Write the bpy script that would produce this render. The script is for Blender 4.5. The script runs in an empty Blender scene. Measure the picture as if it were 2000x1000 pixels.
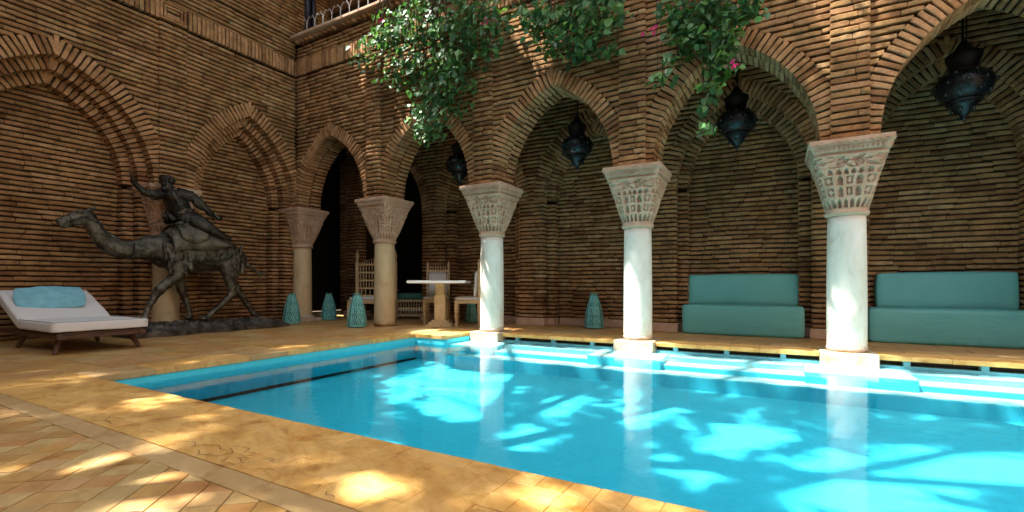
import bpy, bmesh, math, random
import numpy as np
from mathutils import Vector, Matrix, noise as mn

random.seed(7); rng = np.random.default_rng(7)
scene = bpy.context.scene
C = scene.collection
R = math.radians

# ------------------------------------------------------------------ camera
FPX, V0, EYE = 923.0, 557.0, 0.72
YAW = math.atan(520.0 / FPX)
cam_d = bpy.data.cameras.new('camera'); cam = bpy.data.objects.new('camera', cam_d); C.objects.link(cam)
cam_d.sensor_width = 36.0; cam_d.lens = 36.0 * FPX / 2000.0
cam_d.shift_y = (V0 - 500.0) / 2000.0
cam_d.clip_start = 0.02; cam_d.clip_end = 500.0
cam.location = (0, 0, EYE); cam.rotation_euler = (R(90), 0, YAW)
scene.camera = cam

# ------------------------------------------------------------------ sky, sun, exposure
SUN = Vector((-0.38, -0.26, 0.90)).normalized()
world = bpy.data.worlds.new('World'); scene.world = world; world.use_nodes = True
wn = world.node_tree.nodes; wl = world.node_tree.links
bg = wn['Background']; sky = wn.new('ShaderNodeTexSky'); sky.sky_type = 'NISHITA'; sky.sun_disc = False
sky.sun_elevation = math.asin(SUN.z); sky.sun_rotation = math.atan2(SUN.x, SUN.y)
sky.dust_density = 3.0; hs = wn.new('ShaderNodeHueSaturation'); hs.inputs['Saturation'].default_value = 0.45
wl.new(sky.outputs[0], hs.inputs['Color']); wl.new(hs.outputs[0], bg.inputs[0]); bg.inputs[1].default_value = 0.15
sun_d = bpy.data.lights.new('sun', 'SUN'); sun_d.energy = 4.3; sun_d.angle = R(0.55); sun_d.color = (1.0, 0.95, 0.86)
sun = bpy.data.objects.new('sun', sun_d); C.objects.link(sun)
sun.rotation_euler = (-SUN).to_track_quat('-Z', 'Y').to_euler(); sun.location = (-6, -3, 14)
vs = scene.view_settings; vs.view_transform = 'Standard'; vs.look = 'None'; vs.exposure = 2.45; vs.gamma = 1.0
vs.use_curve_mapping = False
scene.cycles.max_bounces = 8; scene.cycles.diffuse_bounces = 5; scene.cycles.transparent_max_bounces = 12
scene.cycles.sample_clamp_indirect = 6.0; scene.cycles.use_denoising = True

# ------------------------------------------------------------------ projection used only to rank bricks by size in view
FW = np.array([-math.sin(YAW), math.cos(YAW)]); RT = np.array([math.cos(YAW), math.sin(YAW)])
def proj(p):
    d = FW[0]*p[0] + FW[1]*p[1]; r = RT[0]*p[0] + RT[1]*p[1]
    if d < 0.05: return None
    return 1000 + FPX*r/d, V0 - FPX*(p[2]-EYE)/d, d

# ------------------------------------------------------------------ key dimensions
XC = [2.883, 0.64, -1.603, -3.846, -6.089, -8.33]      # column centres along the arcade
YC = 6.20; YF = 5.95; WT = 0.50                        # column line, arcade face, wall thickness
XL = -8.18                                             # left wall face
SPR = 2.22                                             # springing (top of capitals)
FZ0, FZ1 = 4.77, 5.06                                  # frieze
LEDGE = 5.50
YB = 7.50                                              # gallery back wall (pilaster face)
WATER = -0.115; PFLOOR = -0.37
PX0, PY0, PX1 = -4.70, 1.60, 4.2                       # pool
PYF = 6.10                                             # pool far edge under the arcade

# ------------------------------------------------------------------ node helper
class NT:
    def __init__(s, name):
        s.m = bpy.data.materials.new(name); s.m.use_nodes = True
        s.n = s.m.node_tree.nodes; s.l = s.m.node_tree.links
        s.b = s.n['Principled BSDF']; s.out = s.n['Material Output']
    def N(s, t, **kw):
        n = s.n.new(t)
        for k, v in kw.items(): setattr(n, k, v)
        return n
    def link(s, a, b): s.l.new(a, b)
    def val(s, sock, v):
        if hasattr(v, 'links') or isinstance(v, bpy.types.NodeSocket): s.l.new(v, sock)
        else: sock.default_value = v
    def pos(s): return s.N('ShaderNodeNewGeometry').outputs['Position']
    def obj(s): return s.N('ShaderNodeTexCoord').outputs['Object']
    def noise(s, vec, scale, detail=4, rough=0.55, dist=0.0):
        n = s.N('ShaderNodeTexNoise'); n.inputs['Scale'].default_value = scale; n.inputs['Detail'].default_value = detail
        n.inputs['Roughness'].default_value = rough; n.inputs['Distortion'].default_value = dist
        s.l.new(vec, n.inputs['Vector']); return n.outputs['Fac']
    def mapping(s, vec, scale=(1,1,1), rot=(0,0,0), loc=(0,0,0)):
        n = s.N('ShaderNodeMapping'); n.inputs['Scale'].default_value = scale; n.inputs['Rotation'].default_value = rot
        n.inputs['Location'].default_value = loc; s.l.new(vec, n.inputs['Vector']); return n.outputs[0]
    def ramp(s, fac, stops, interp='LINEAR'):
        n = s.N('ShaderNodeValToRGB'); n.color_ramp.interpolation = interp; e = n.color_ramp.elements
        while len(e) < len(stops): e.new(0.5)
        for i, (p, c) in enumerate(stops):
            e[i].position = p; e[i].color = (c[0], c[1], c[2], 1) if not isinstance(c, (int, float)) else (c, c, c, 1)
        s.l.new(fac, n.inputs[0]); return n.outputs[0]
    def mix(s, a, b, f, mode='MIX'):
        n = s.N('ShaderNodeMix'); n.data_type = 'RGBA'; n.blend_type = mode
        def put(sock, v):
            if isinstance(v, bpy.types.NodeSocket): s.l.new(v, sock)
            elif isinstance(v, (int, float)): sock.default_value = v if sock.type == 'VALUE' else (v, v, v, 1)
            else: sock.default_value = (v[0], v[1], v[2], 1)
        put(n.inputs[0], f); put(n.inputs[6], a); put(n.inputs[7], b); return n.outputs[2]
    def math(s, op, a, b=0.0):
        n = s.N('ShaderNodeMath'); n.operation = op
        s.val(n.inputs[0], a); s.val(n.inputs[1], b); return n.outputs[0]
    def bump(s, h, strength=0.3, dist=0.01):
        n = s.N('ShaderNodeBump'); n.inputs['Strength'].default_value = strength; n.inputs['Distance'].default_value = dist
        s.l.new(h, n.inputs['Height']); return n.outputs[0]
    def set(s, color=None, rough=None, metal=None, normal=None, spec=None, **kw):
        b = s.b
        if color is not None:
            s.val(b.inputs['Base Color'], color if isinstance(color, bpy.types.NodeSocket) else (*color, 1))
        if rough is not None: s.val(b.inputs['Roughness'], rough)
        if metal is not None: s.val(b.inputs['Metallic'], metal)
        if spec is not None: s.val(b.inputs['Specular IOR Level'], spec)
        if normal is not None: s.l.new(normal, b.inputs['Normal'])
        for k, v in kw.items(): s.val(b.inputs[k], v)
        return s.m

def tint_source(t, mode):
    if mode == 'obj': return t.N('ShaderNodeObjectInfo').outputs['Random']
    a = t.N('ShaderNodeAttribute'); a.attribute_type = 'GEOMETRY'; a.attribute_name = 'tint'; return a.outputs['Fac']

BRICK_RAMP = [(0.0, (0.184, 0.094, 0.042)), (0.15, (0.252, 0.132, 0.058)), (0.35, (0.310, 0.175, 0.076)), (0.5, (0.281, 0.152, 0.074)), (0.65, (0.339, 0.201, 0.091)),
              (0.8, (0.291, 0.175, 0.074)), (0.9, (0.339, 0.184, 0.097)), (1.0, (0.398, 0.259, 0.128))]
VOUS_RAMP = [(0.0, (0.212, 0.104, 0.047)), (0.3, (0.313, 0.171, 0.077)), (0.6, (0.368, 0.211, 0.099)), (1.0, (0.414, 0.234, 0.122))]
def brick_mat(name, mode, ramp=BRICK_RAMP):
    t = NT(name); p = t.pos(); tint = tint_source(t, mode)
    base = t.ramp(tint, ramp)
    n1 = t.noise(p, 9, 5, 0.65); n2 = t.noise(p, 46, 5, 0.7); n3 = t.noise(p, 1.3, 3)
    c = t.mix(base, t.ramp(n1, [(0.3, (0.45, 0.42, 0.40)), (0.55, (1, 1, 1)), (0.78, (1.35, 1.25, 1.12))]), 0.75, 'MULTIPLY')
    c = t.mix(c, t.ramp(n2, [(0.28, (0.35, 0.3, 0.28)), (0.45, (1, 1, 1)), (0.8, (1.15, 1.12, 1.1))]), 0.7, 'MULTIPLY')
    c = t.mix(c, t.ramp(n3, [(0.3, (0.66, 0.62, 0.54)), (0.5, (0.98, 0.97, 0.95)), (0.7, (1.16, 1.12, 1.06))]), 0.9, 'MULTIPLY')
    h = t.math('ADD', t.math('MULTIPLY', n2, 0.6), n1)
    return t.set(color=c, rough=0.93, spec=0.15, normal=t.bump(h, 0.7, 0.012))
M = {}
M['brick'] = brick_mat('thin_clay_brick', 'obj'); M['brick_j'] = brick_mat('thin_clay_brick_joined', 'attr')
M['vous'] = brick_mat('arch_clay_brick', 'obj', VOUS_RAMP); M['vous_j'] = brick_mat('arch_clay_brick_joined', 'attr', VOUS_RAMP)
def simple(name, col, rough=0.6, metal=0.0, nscale=None, namt=0.3, bump=0.0, spec=0.4, coords='pos', bdist=0.004):
    t = NT(name); p = t.pos() if coords == 'pos' else t.obj()
    c = col; nrm = None
    if nscale:
        n = t.noise(p, nscale, 5, 0.62)
        c = t.mix((*col,), t.ramp(n, [(0.3, 1 - namt), (0.7, 1 + namt*0.5)]), 1.0, 'MULTIPLY')
        if bump: nrm = t.bump(n, bump, bdist)
    return t.set(color=c, rough=rough, metal=metal, normal=nrm, spec=spec)
M['mortar'] = simple('dark_mortar', (0.045, 0.028, 0.016), 0.97, 0, 30, 0.5, 0.5, 0.1)
M['iron'] = simple('dark_iron', (0.008, 0.009, 0.010), 0.5, 0.3, 60, 0.3)
M['pipe'] = simple('navy_painted_metal', (0.012, 0.014, 0.03), 0.4)
M['paleiron'] = simple('pale_iron', (0.34, 0.33, 0.32), 0.55, 0.3)
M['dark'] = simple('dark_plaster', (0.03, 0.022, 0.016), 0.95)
M['wood'] = simple('ceiling_wood', (0.30, 0.14, 0.05), 0.7, 0, 12, 0.5, 0.3)
# pale painted wood of the chairs
M['cream'] = simple('cream_painted_wood', (0.60, 0.44, 0.24), 0.55, 0, 14, 0.25, 0.15)
M['fabric'] = simple('off_white_fabric', (0.66, 0.65, 0.635), 0.9, 0, 160, 0.10, 0.35, 0.2)
M['piping'] = simple('black_piping', (0.01, 0.01, 0.012), 0.7)
M['whitetop'] = simple('white_marble_top', (0.80, 0.77, 0.76), 0.35, 0, 5, 0.08)
M['greencush'] = simple('green_cushion_fabric', (0.04, 0.13, 0.09), 0.85, 0, 20, 0.2)
M['loungewood'] = simple('dark_teak', (0.085, 0.035, 0.015), 0.55, 0, 18, 0.45, 0.2)
def m_leather():
    t = NT('teal_leatherette'); p = t.pos()
    n = t.noise(p, 2.2, 4); n2 = t.noise(p, 240, 2)
    c = t.mix((0.085, 0.32, 0.30), (0.14, 0.41, 0.385), n)
    w = t.noise(t.mapping(p, (1, 1, 2.5), (0, R(38), 0)), 5.5, 3, 0.5, 0.8)
    h = t.math('ADD', t.math('MULTIPLY', n2, 0.08), t.math('MULTIPLY', w, 0.8))
    return t.set(color=c, rough=0.48, spec=0.4, normal=t.bump(h, 0.26, 0.03))
M['leather'] = m_leather()
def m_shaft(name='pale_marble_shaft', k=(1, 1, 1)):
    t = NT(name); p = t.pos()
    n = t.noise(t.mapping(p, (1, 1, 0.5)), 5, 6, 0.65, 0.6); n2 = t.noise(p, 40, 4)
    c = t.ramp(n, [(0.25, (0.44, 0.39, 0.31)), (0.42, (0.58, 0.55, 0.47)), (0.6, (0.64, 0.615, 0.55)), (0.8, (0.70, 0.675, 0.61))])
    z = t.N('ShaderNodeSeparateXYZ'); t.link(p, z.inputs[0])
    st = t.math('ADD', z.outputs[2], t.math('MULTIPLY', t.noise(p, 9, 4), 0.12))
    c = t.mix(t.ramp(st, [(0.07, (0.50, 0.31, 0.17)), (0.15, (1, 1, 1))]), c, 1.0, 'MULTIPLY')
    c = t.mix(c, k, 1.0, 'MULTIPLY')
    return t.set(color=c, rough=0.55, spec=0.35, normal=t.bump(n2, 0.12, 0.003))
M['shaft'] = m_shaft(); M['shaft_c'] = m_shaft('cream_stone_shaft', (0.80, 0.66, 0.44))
def m_carved():
    t = NT('carved_sandstone'); p = t.pos()
    n = t.noise(p, 6, 5, 0.6); n2 = t.noise(p, 70, 4, 0.7)
    c = t.ramp(n, [(0.3, (0.39, 0.245, 0.155)), (0.6, (0.48, 0.33, 0.23)), (0.85, (0.50, 0.38, 0.28))])
    c = t.mix(c, t.ramp(n2, [(0.3, 0.7), (0.55, 1.0)]), 0.6, 'MULTIPLY')
    return t.set(color=c, rough=0.9, spec=0.2, normal=t.bump(n2, 0.4, 0.005))
M['carved'] = m_carved()
def m_tile(name, stops, mode, vein=0.5, scale=3.0, rough=0.5):
    t = NT(name); p = t.pos(); tint = tint_source(t, mode)
    base = t.ramp(tint, stops)
    pw = t.mapping(p, (1, 1, 1), (0, 0, R(28)))
    n = t.noise(t.mapping(pw, (1.0, 3.2, 1)), scale, 6, 0.66, 1.2)
    n2 = t.noise(p, 85, 4, 0.75); n3 = t.noise(p, 6.5, 5, 0.7, 0.4)
    c = t.mix(base, t.ramp(n, [(0.25, (0.50, 0.36, 0.22)), (0.42, (0.86, 0.76, 0.6)), (0.55, (1, 1, 1)), (0.75, (1.22, 1.16, 1.0))]), vein, 'MULTIPLY')
    c = t.mix(c, t.ramp(n3, [(0.30, (0.55, 0.34, 0.16)), (0.44, (0.95, 0.9, 0.8)), (0.6, (1.05, 1.05, 1.05)), (0.75, (1.2, 1.16, 1.1))]), 0.8, 'MULTIPLY')
    c = t.mix(c, t.ramp(n2, [(0.26, (0.5, 0.42, 0.34)), (0.40, (1, 1, 1)), (0.72, (1.08, 1.06, 1.04))]), 0.55, 'MULTIPLY')
    rr = t.ramp(n3, [(0.3, rough - 0.12), (0.7, rough + 0.15)])
    return t.set(color=c, rough=rr, spec=0.35, normal=t.bump(t.math('ADD', n3, t.math('MULTIPLY', n2, 0.35)), 0.25, 0.006))
TILE = [(0.0, (0.43, 0.22, 0.085)), (0.14, (0.46, 0.27, 0.08)), (0.28, (0.47, 0.31, 0.15)), (0.42, (0.47, 0.27, 0.12)), (0.56, (0.38, 0.22, 0.07)), (0.7, (0.50, 0.36, 0.16)), (0.84, (0.40, 0.29, 0.13)), (1.0, (0.44, 0.235, 0.09))]
COPE = [(0.0, (0.56, 0.335, 0.105)), (0.35, (0.60, 0.37, 0.13)), (0.7, (0.61, 0.375, 0.12)), (1.0, (0.57, 0.325, 0.095))]
GREY = [(0.0, (0.40, 0.265, 0.115)), (1.0, (0.44, 0.30, 0.14))]
M['tile'] = m_tile('earthen_stone_tile', TILE, 'obj'); M['tile_j'] = m_tile('earthen_stone_tile_joined', TILE, 'attr')
M['cope'] = m_tile('honey_stone_coping', COPE, 'obj', 0.75, 2.6); M['cope_j'] = m_tile('honey_stone_coping_joined', COPE, 'attr', 0.75, 2.6)
M['border'] = m_tile('grainy_stone_border', GREY, 'obj', 0.25, 2.0, 0.65)
M['plinth'] = m_tile('pale_plinth_stone', [(0, (0.40, 0.34, 0.26)), (1, (0.44, 0.37, 0.28))], 'obj', 0.35, 3.0)
M['inlay'] = simple('dark_incised_line', (0.085, 0.035, 0.012), 0.8)
M['grout'] = simple('earth_grout', (0.16, 0.10, 0.05), 0.95, 0, 25, 0.4)
def m_pool(name, a, b):
    t = NT(name); p = t.pos(); n = t.noise(p, 1.6, 5, 0.6); n2 = t.noise(p, 22, 3)
    c = t.mix(a, b, n); c = t.mix(c, t.ramp(n2, [(0.3, 0.93), (0.7, 1.04)]), 1.0, 'MULTIPLY')
    return t.set(color=c, rough=0.75, spec=0.2)
M['pool'] = m_pool('blue_pool_plaster', (0.045, 0.46, 0.57), (0.075, 0.52, 0.61))
M['poolband'] = m_pool('turquoise_pool_rim', (0.06, 0.55, 0.66), (0.09, 0.60, 0.70))
M['poolstep'] = m_pool('pale_pool_step', (0.12, 0.36, 0.43), (0.15, 0.40, 0.46)); M['sun_painted_tread'] = m_pool('sun_painted_step_tread', (0.38, 0.52, 0.54), (0.44, 0.57, 0.58))  # the whiter step tops carry sunlight in their colour
def m_water():
    t = NT('pool_water'); p = t.pos()
    n = t.noise(t.mapping(p, (1, 1, 1)), 3.2, 3, 0.5, 0.4); n2 = t.noise(t.mapping(p, (1, 2.2, 1), (0, 0, 0.5)), 11, 3)
    h = t.math('ADD', n, t.math('MULTIPLY', n2, 0.28))
    nb = t.bump(h, 0.16, 0.02)
    fr = t.N('ShaderNodeFresnel'); fr.inputs['IOR'].default_value = 1.33; t.link(nb, fr.inputs['Normal'])
    tr = t.N('ShaderNodeBsdfTransparent'); tr.inputs[0].default_value = (0.72, 0.95, 0.98, 1)
    gl = t.N('ShaderNodeBsdfGlossy'); gl.inputs['Roughness'].default_value = 0.02; gl.inputs[0].default_value = (1, 1, 1, 1)
    t.link(nb, gl.inputs['Normal'])
    mx = t.N('ShaderNodeMixShader'); t.link(fr.outputs[0], mx.inputs[0]); t.link(tr.outputs[0], mx.inputs[1]); t.link(gl.outputs[0], mx.inputs[2])
    t.link(mx.outputs[0], t.out.inputs['Surface']); return t.m
M['water'] = m_water()
def m_bronze(name, a, b, rough=0.34):
    t = NT(name); p = t.pos(); n = t.noise(p, 7, 6, 0.65); n2 = t.noise(p, 55, 5, 0.7); n3 = t.noise(t.mapping(p, (1, 1, 0.35)), 18, 4, 0.6, 0.8)
    c = t.mix(a, b, t.ramp(n, [(0.38, 0.0), (0.62, 1.0)]))
    c = t.mix(c, t.ramp(n2, [(0.3, 0.55), (0.6, 1.1)]), 0.8, 'MULTIPLY')
    h = t.math('ADD', t.math('MULTIPLY', n2, 0.6), n3)
    return t.set(color=c, rough=t.ramp(n2, [(0.3, rough - 0.1), (0.7, rough + 0.2)]), metal=0.75, spec=0.6, normal=t.bump(h, 0.8, 0.014))
M['bronze'] = m_bronze('weathered_bronze', (0.030, 0.026, 0.018), (0.13, 0.122, 0.092))
M['bronze_d'] = m_bronze('dark_bronze', (0.018, 0.016, 0.013), (0.06, 0.055, 0.045), 0.32)
M['bronze_b'] = m_bronze('bronze_blanket', (0.08, 0.072, 0.052), (0.20, 0.185, 0.14), 0.5)
M['rock'] = m_bronze('dark_cast_ground', (0.03, 0.026, 0.022), (0.16, 0.14, 0.115), 0.5)
M['lantern'] = simple('teal_painted_tin', (0.15, 0.45, 0.43), 0.5, 0.15, 16, 0.3, 0.1, 0.4)
M['lantern_in'] = simple('dark_lantern_inside', (0.004, 0.02, 0.02), 0.8)
def m_hang():
    t = NT('blackened_pierced_metal'); p = t.obj()
    v = t.N('ShaderNodeTexVoronoi'); v.inputs['Scale'].default_value = 75; t.link(p, v.inputs['Vector'])
    c = t.mix((0.002, 0.0025, 0.003), (0.012, 0.016, 0.018), t.ramp(v.outputs['Distance'], [(0.2, 0.0), (0.45, 1.0)]))
    return t.set(color=c, rough=0.24, metal=0.2, spec=0.3, normal=t.bump(v.outputs['Distance'], 0.5, 0.004))
M['hang'] = m_hang()
M['gem'] = simple('metal_boss', (0.05, 0.055, 0.05), 0.25, 0.8)
M['glass'] = simple('glass_jewel', (0.2, 0.2, 0.18), 0.1, 0.0)
M['pillow'] = simple('aqua_cotton', (0.20, 0.46, 0.56), 0.95, 0, 11, 0.18, 0.5, 0.1)
def m_leaf(name, a, b, mode='attr'):
    t = NT(name); tint = tint_source(t, mode); p = t.pos(); n = t.noise(p, 25, 3)
    c = t.ramp(tint, [(0, a), (0.75, b), (1.0, (b[0]*1.9, b[1]*1.5, b[2]*1.2))])
    c = t.mix(c, t.ramp(n, [(0.3, 0.8), (0.7, 1.15)]), 1.0, 'MULTIPLY')
    t.set(color=c, rough=0.45, spec=0.45)
    tl = t.N('ShaderNodeBsdfTranslucent'); t.link(t.mix(c, (1.25, 1.2, 0.5), 1.0, 'MULTIPLY'), tl.inputs[0])
    mx = t.N('ShaderNodeMixShader'); mx.inputs[0].default_value = 0.3
    t.link(t.b.outputs[0], mx.inputs[1]); t.link(tl.outputs[0], mx.inputs[2]); t.link(mx.outputs[0], t.out.inputs['Surface']); return t.m
M['leaf'] = m_leaf('vine_leaf', (0.025, 0.09, 0.034), (0.075, 0.20, 0.06)); M['leaf_o'] = m_leaf('vine_leaf_single', (0.025, 0.09, 0.034), (0.075, 0.20, 0.06), 'obj')
M['frond'] = m_leaf('palm_frond', (0.03, 0.07, 0.025), (0.07, 0.12, 0.04))
M['stem'] = simple('woody_stem', (0.06, 0.04, 0.022), 0.9)
M['bark'] = simple('palm_bark', (0.12, 0.085, 0.055), 0.95, 0, 14, 0.5, 0.5)
M['flower'] = simple('magenta_bract', (0.62, 0.02, 0.16), 0.7)
M['roof'] = simple('roof_plaster', (0.32, 0.19, 0.11), 0.9, 0, 6, 0.2)

# ------------------------------------------------------------------ object helpers
def setp(o, parent, world=False):
    if parent is not None:
        o.parent = parent
        if world:
            m = Matrix.Identity(4); q = parent
            while q is not None: m = q.matrix_basis.copy() @ m if q.parent is None else q.matrix_parent_inverse @ q.matrix_basis @ m; q = q.parent
            o.matrix_parent_inverse = m.inverted()
def tag(o, label=None, cat=None, group=None, kind=None):
    if label: o['label'] = label
    if cat: o['category'] = cat
    if group: o['group'] = group
    if kind: o['kind'] = kind
    return o
def thing(name, label, cat, loc=(0, 0, 0), rotz=0.0, group=None):
    o = bpy.data.objects.new(name, None); C.objects.link(o); o.location = loc; o.rotation_euler = (0, 0, rotz)
    o.empty_display_size = 0.2
    return tag(o, label, cat, group)
def link_mesh(name, me, parent=None, world=False, basis=None):
    o = bpy.data.objects.new(name, me); C.objects.link(o)
    if basis is not None: o.matrix_basis = basis
    setp(o, parent, world); return o
def copy_tree(o, parent=None):
    c = o.copy(); C.objects.link(c)
    if parent is not None: c.parent = parent
    for ch in list(o.children): copy_tree(ch, c)
    return c

class MB:
    def __init__(s): s.v = []; s.f = []; s.t = []
    def add(s, vs_, fs, tint=None):
        k = len(s.v); s.v.extend([tuple(p) for p in vs_]); s.f.extend([tuple(i + k for i in f) for f in fs])
        s.t.extend([0.5 if tint is None else tint] * len(vs_))
    def box(s, c, d, bev=0.0, rz=0.0, m=None, taper=1.0):
        hx, hy, hz = d[0]/2, d[1]/2, d[2]/2; b = min(bev, hx*0.9, hy*0.9, hz*0.9)
        vs_ = []
        if b <= 0:
            for z in (-1, 1):
                k = taper if z > 0 else 1.0
                for x, y in ((-1, -1), (1, -1), (1, 1), (-1, 1)): vs_.append(Vector((x*hx*k, y*hy*k, z*hz)))
            fs = [(3, 2, 1, 0), (4, 5, 6, 7)] + [(i, (i+1) % 4, 4+(i+1) % 4, 4+i) for i in range(4)]
        else:
            rings = [(hx-b, hy-b, -hz), (hx, hy, -hz+b), (hx, hy, hz-b), (hx-b, hy-b, hz)]
            for i, (x, y, z) in enumerate(rings):
                k = 1.0 + (taper-1.0)*(z+hz)/(2*hz); x *= k; y *= k
                cut = b*0.7
                pts = [(-x+cut, -y), (x-cut, -y), (x, -y+cut), (x, y-cut), (x-cut, y), (-x+cut, y), (-x, y-cut), (-x, -y+cut)]
                vs_ += [Vector((px, py, z)) for px, py in pts]
            fs = [tuple(range(7, -1, -1)), tuple(range(24, 32))]
            for r in range(3):
                for i in range(8): fs.append((r*8+i, r*8+(i+1) % 8, (r+1)*8+(i+1) % 8, (r+1)*8+i))
        if m is None: m = Matrix.Translation(Vector(c)) @ Matrix.Rotation(rz, 4, 'Z')
        else: m = Matrix.Translation(Vector(c)) @ m
        s.add([m @ p for p in vs_], fs); return s
    def tube(s, pts, rad, seg=8, cap=True, flat=None):
        pts = [Vector(p) for p in pts]; n = len(pts)
        if isinstance(rad, (int, float)): rad = [rad]*n
        rings = []; ref = None
        for i in range(n):
            t = (pts[min(i+1, n-1)] - pts[max(i-1, 0)]).normalized()
            if ref is None: ref = Vector((1, 0, 0)) if abs(t.x) < 0.85 else Vector((0, 1, 0))
            a = (ref - t*ref.dot(t)).normalized(); b = t.cross(a); ref = a
            ra, rb = rad[i] if isinstance(rad[i], (tuple, list)) else (rad[i], rad[i])
            rings.append([pts[i] + a*ra*math.cos(q) + b*rb*math.sin(q) for q in [2*math.pi*k/seg for k in range(seg)]])
        vs_ = [p for r in rings for p in r]; fs = []
        for i in range(n-1):
            for k in range(seg): fs.append((i*seg+k, i*seg+(k+1) % seg, (i+1)*seg+(k+1) % seg, (i+1)*seg+k))
        if cap: fs += [tuple(range(seg-1, -1, -1)), tuple((n-1)*seg+k for k in range(seg))]
        s.add(vs_, fs); return s
    def lathe(s, prof, seg=24, c=(0, 0, 0), cap=True, squash=1.0):
        c = Vector(c); vs_ = []
        for r, z in prof:
            for k in range(seg):
                q = 2*math.pi*k/seg; vs_.append(c + Vector((r*math.cos(q), r*math.sin(q)*squash, z)))
        fs = []; n = len(prof)
        for i in range(n-1):
            for k in range(seg): fs.append((i*seg+k, i*seg+(k+1) % seg, (i+1)*seg+(k+1) % seg, (i+1)*seg+k))
        if cap: fs += [tuple(range(seg-1, -1, -1)), tuple((n-1)*seg+k for k in range(seg))]
        s.add(vs_, fs); return s
    def ball(s, c, r, seg=12, rings=8, m=None):
        r = (r, r, r) if isinstance(r, (int, float)) else r
        vs_ = [Vector((0, 0, -1))]; fs = []
        for i in range(1, rings):
            a = -math.pi/2 + math.pi*i/rings
            for k in range(seg): q = 2*math.pi*k/seg; vs_.append(Vector((math.cos(a)*math.cos(q), math.cos(a)*math.sin(q), math.sin(a))))
        vs_.append(Vector((0, 0, 1))); top = len(vs_)-1
        for k in range(seg): fs.append((0, 1+(k+1) % seg, 1+k)); fs.append((top, 1+(rings-2)*seg+k, 1+(rings-2)*seg+(k+1) % seg))
        for i in range(rings-2):
            for k in range(seg): fs.append((1+i*seg+k, 1+i*seg+(k+1) % seg, 1+(i+1)*seg+(k+1) % seg, 1+(i+1)*seg+k))
        m = m or Matrix.Identity(3)
        s.add([Vector(c) + m @ Vector((p.x*r[0], p.y*r[1], p.z*r[2])) for p in vs_], fs); return s
    def rounded(s, c, d, r=0.04, n=10, bulge=0.0, wr=0.0, seed=0.0, m=None, wscale=6.0, pinch=0.0):
        """a cushion: subdivided box with rounded edges, bulged faces and soft creases"""
        h = Vector(d)/2; idx = {}; vs_ = []; fs = []
        def vert(i, j, k):
            key = (i, j, k)
            if key in idx: return idx[key]
            p = Vector(((i/n*2-1)*h.x, (j/n*2-1)*h.y, (k/n*2-1)*h.z))
            q = Vector((max(-h.x+r, min(h.x-r, p.x)), max(-h.y+r, min(h.y-r, p.y)), max(-h.z+r, min(h.z-r, p.z))))
            e = p-q
            if e.length > 1e-9: p = q + e.normalized()*r
            a, b, cc = p.x/h.x, p.y/h.y, p.z/h.z
            if bulge:
                p = p + Vector((a*(1-b*b)*(1-cc*cc), b*(1-a*a)*(1-cc*cc), cc*(1-a*a)*(1-b*b)))*bulge
            if pinch:
                f = 1 - pinch*(a*a*b*b); p.z *= max(0.15, f)
            if wr:
                nv = mn.noise(Vector((p.x*wscale+seed, p.y*wscale, p.z*wscale+seed*2))); p = p + Vector((a, b, cc)).normalized()*nv*wr
            idx[key] = len(vs_); vs_.append(p); return idx[key]
        for a in range(n):
            for b in range(n):
                for kk, rev in ((0, True), (n, False)):
                    for fnc in (lambda u, w: vert(u, w, kk), lambda u, w: vert(kk, u, w), lambda u, w: vert(w, kk, u)):
                        f = [fnc(a, b), fnc(a+1, b), fnc(a+1, b+1), fnc(a, b+1)]
                        fs.append(tuple(reversed(f)) if rev else tuple(f))
        mm = Matrix.Translation(Vector(c)) @ (m or Matrix.Identity(4))
        s.add([mm @ p for p in vs_], fs); return s
    def mesh(s, name, mat, smooth=False, tint=False):
        me = bpy.data.meshes.new(name); me.from_pydata(s.v, [], s.f)
        if mat is not None: me.materials.append(mat)
        if tint:
            a = me.attributes.new('tint', 'FLOAT', 'POINT'); a.data.foreach_set('value', s.t)
        if smooth: me.polygons.foreach_set('use_smooth', [True]*len(me.polygons))
        me.update(); return me
    def build(s, name, mat, parent=None, world=False, smooth=False, tint=False):
        return link_mesh(name, s.mesh(name, mat, smooth, tint), parent, world)

# ------------------------------------------------------------------ bricks
_TPL = {}
def brick_tpl(L, H, D):
    key = (round(L, 3), round(H, 3), round(D, 3))
    if key in _TPL: return _TPL[key]
    out = []
    for var in range(5):
        c = min(0.006, H*0.13); hs = []
        for xi, x in enumerate((-L/2, -L*0.2, L*0.22, L/2)):
            end = xi in (0, 3); ce = c*0.6 if end else 0.0
            dy = rng.uniform(-1, 1)*H*0.055; dz = rng.uniform(-1, 1)*0.0045; th = 1 + rng.uniform(-0.11, 0.07) - (0.05 if end else 0)
            h = H/2*th
            hs += [(x, -h+dy, -D), (x, -h+dy, -c+dz-ce), (x, -h+c+dy, dz-ce), (x, h-c+dy, dz-ce), (x, h+dy, -c+dz-ce), (x, h+dy, -D)]
        out.append(np.array(hs))
    _TPL[key] = dict(arr=out, mesh=[None]*5); return _TPL[key]
BF = []
for _i in range(3):
    for _k in range(5): BF.append((_i*6+_k, (_i+1)*6+_k, (_i+1)*6+_k+1, _i*6+_k+1))
BF += [(0, 1, 2, 3, 4, 5), (23, 22, 21, 20, 19, 18)]
BF_FLAT = np.array([i for f in BF for i in f], dtype=np.int32); BF_LEN = np.array([len(f) for f in BF], dtype=np.int32)
BF_START = np.concatenate([[0], np.cumsum(BF_LEN)[:-1]]).astype(np.int32)
CLS = (0.08, 0.13, 0.19, 0.25, 0.32, 0.42)
class Rec:
    __slots__ = ('o', 'T', 'U', 'N', 'L', 'H', 'key', 'var', 'tint', 'sx', 'sy')
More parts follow.
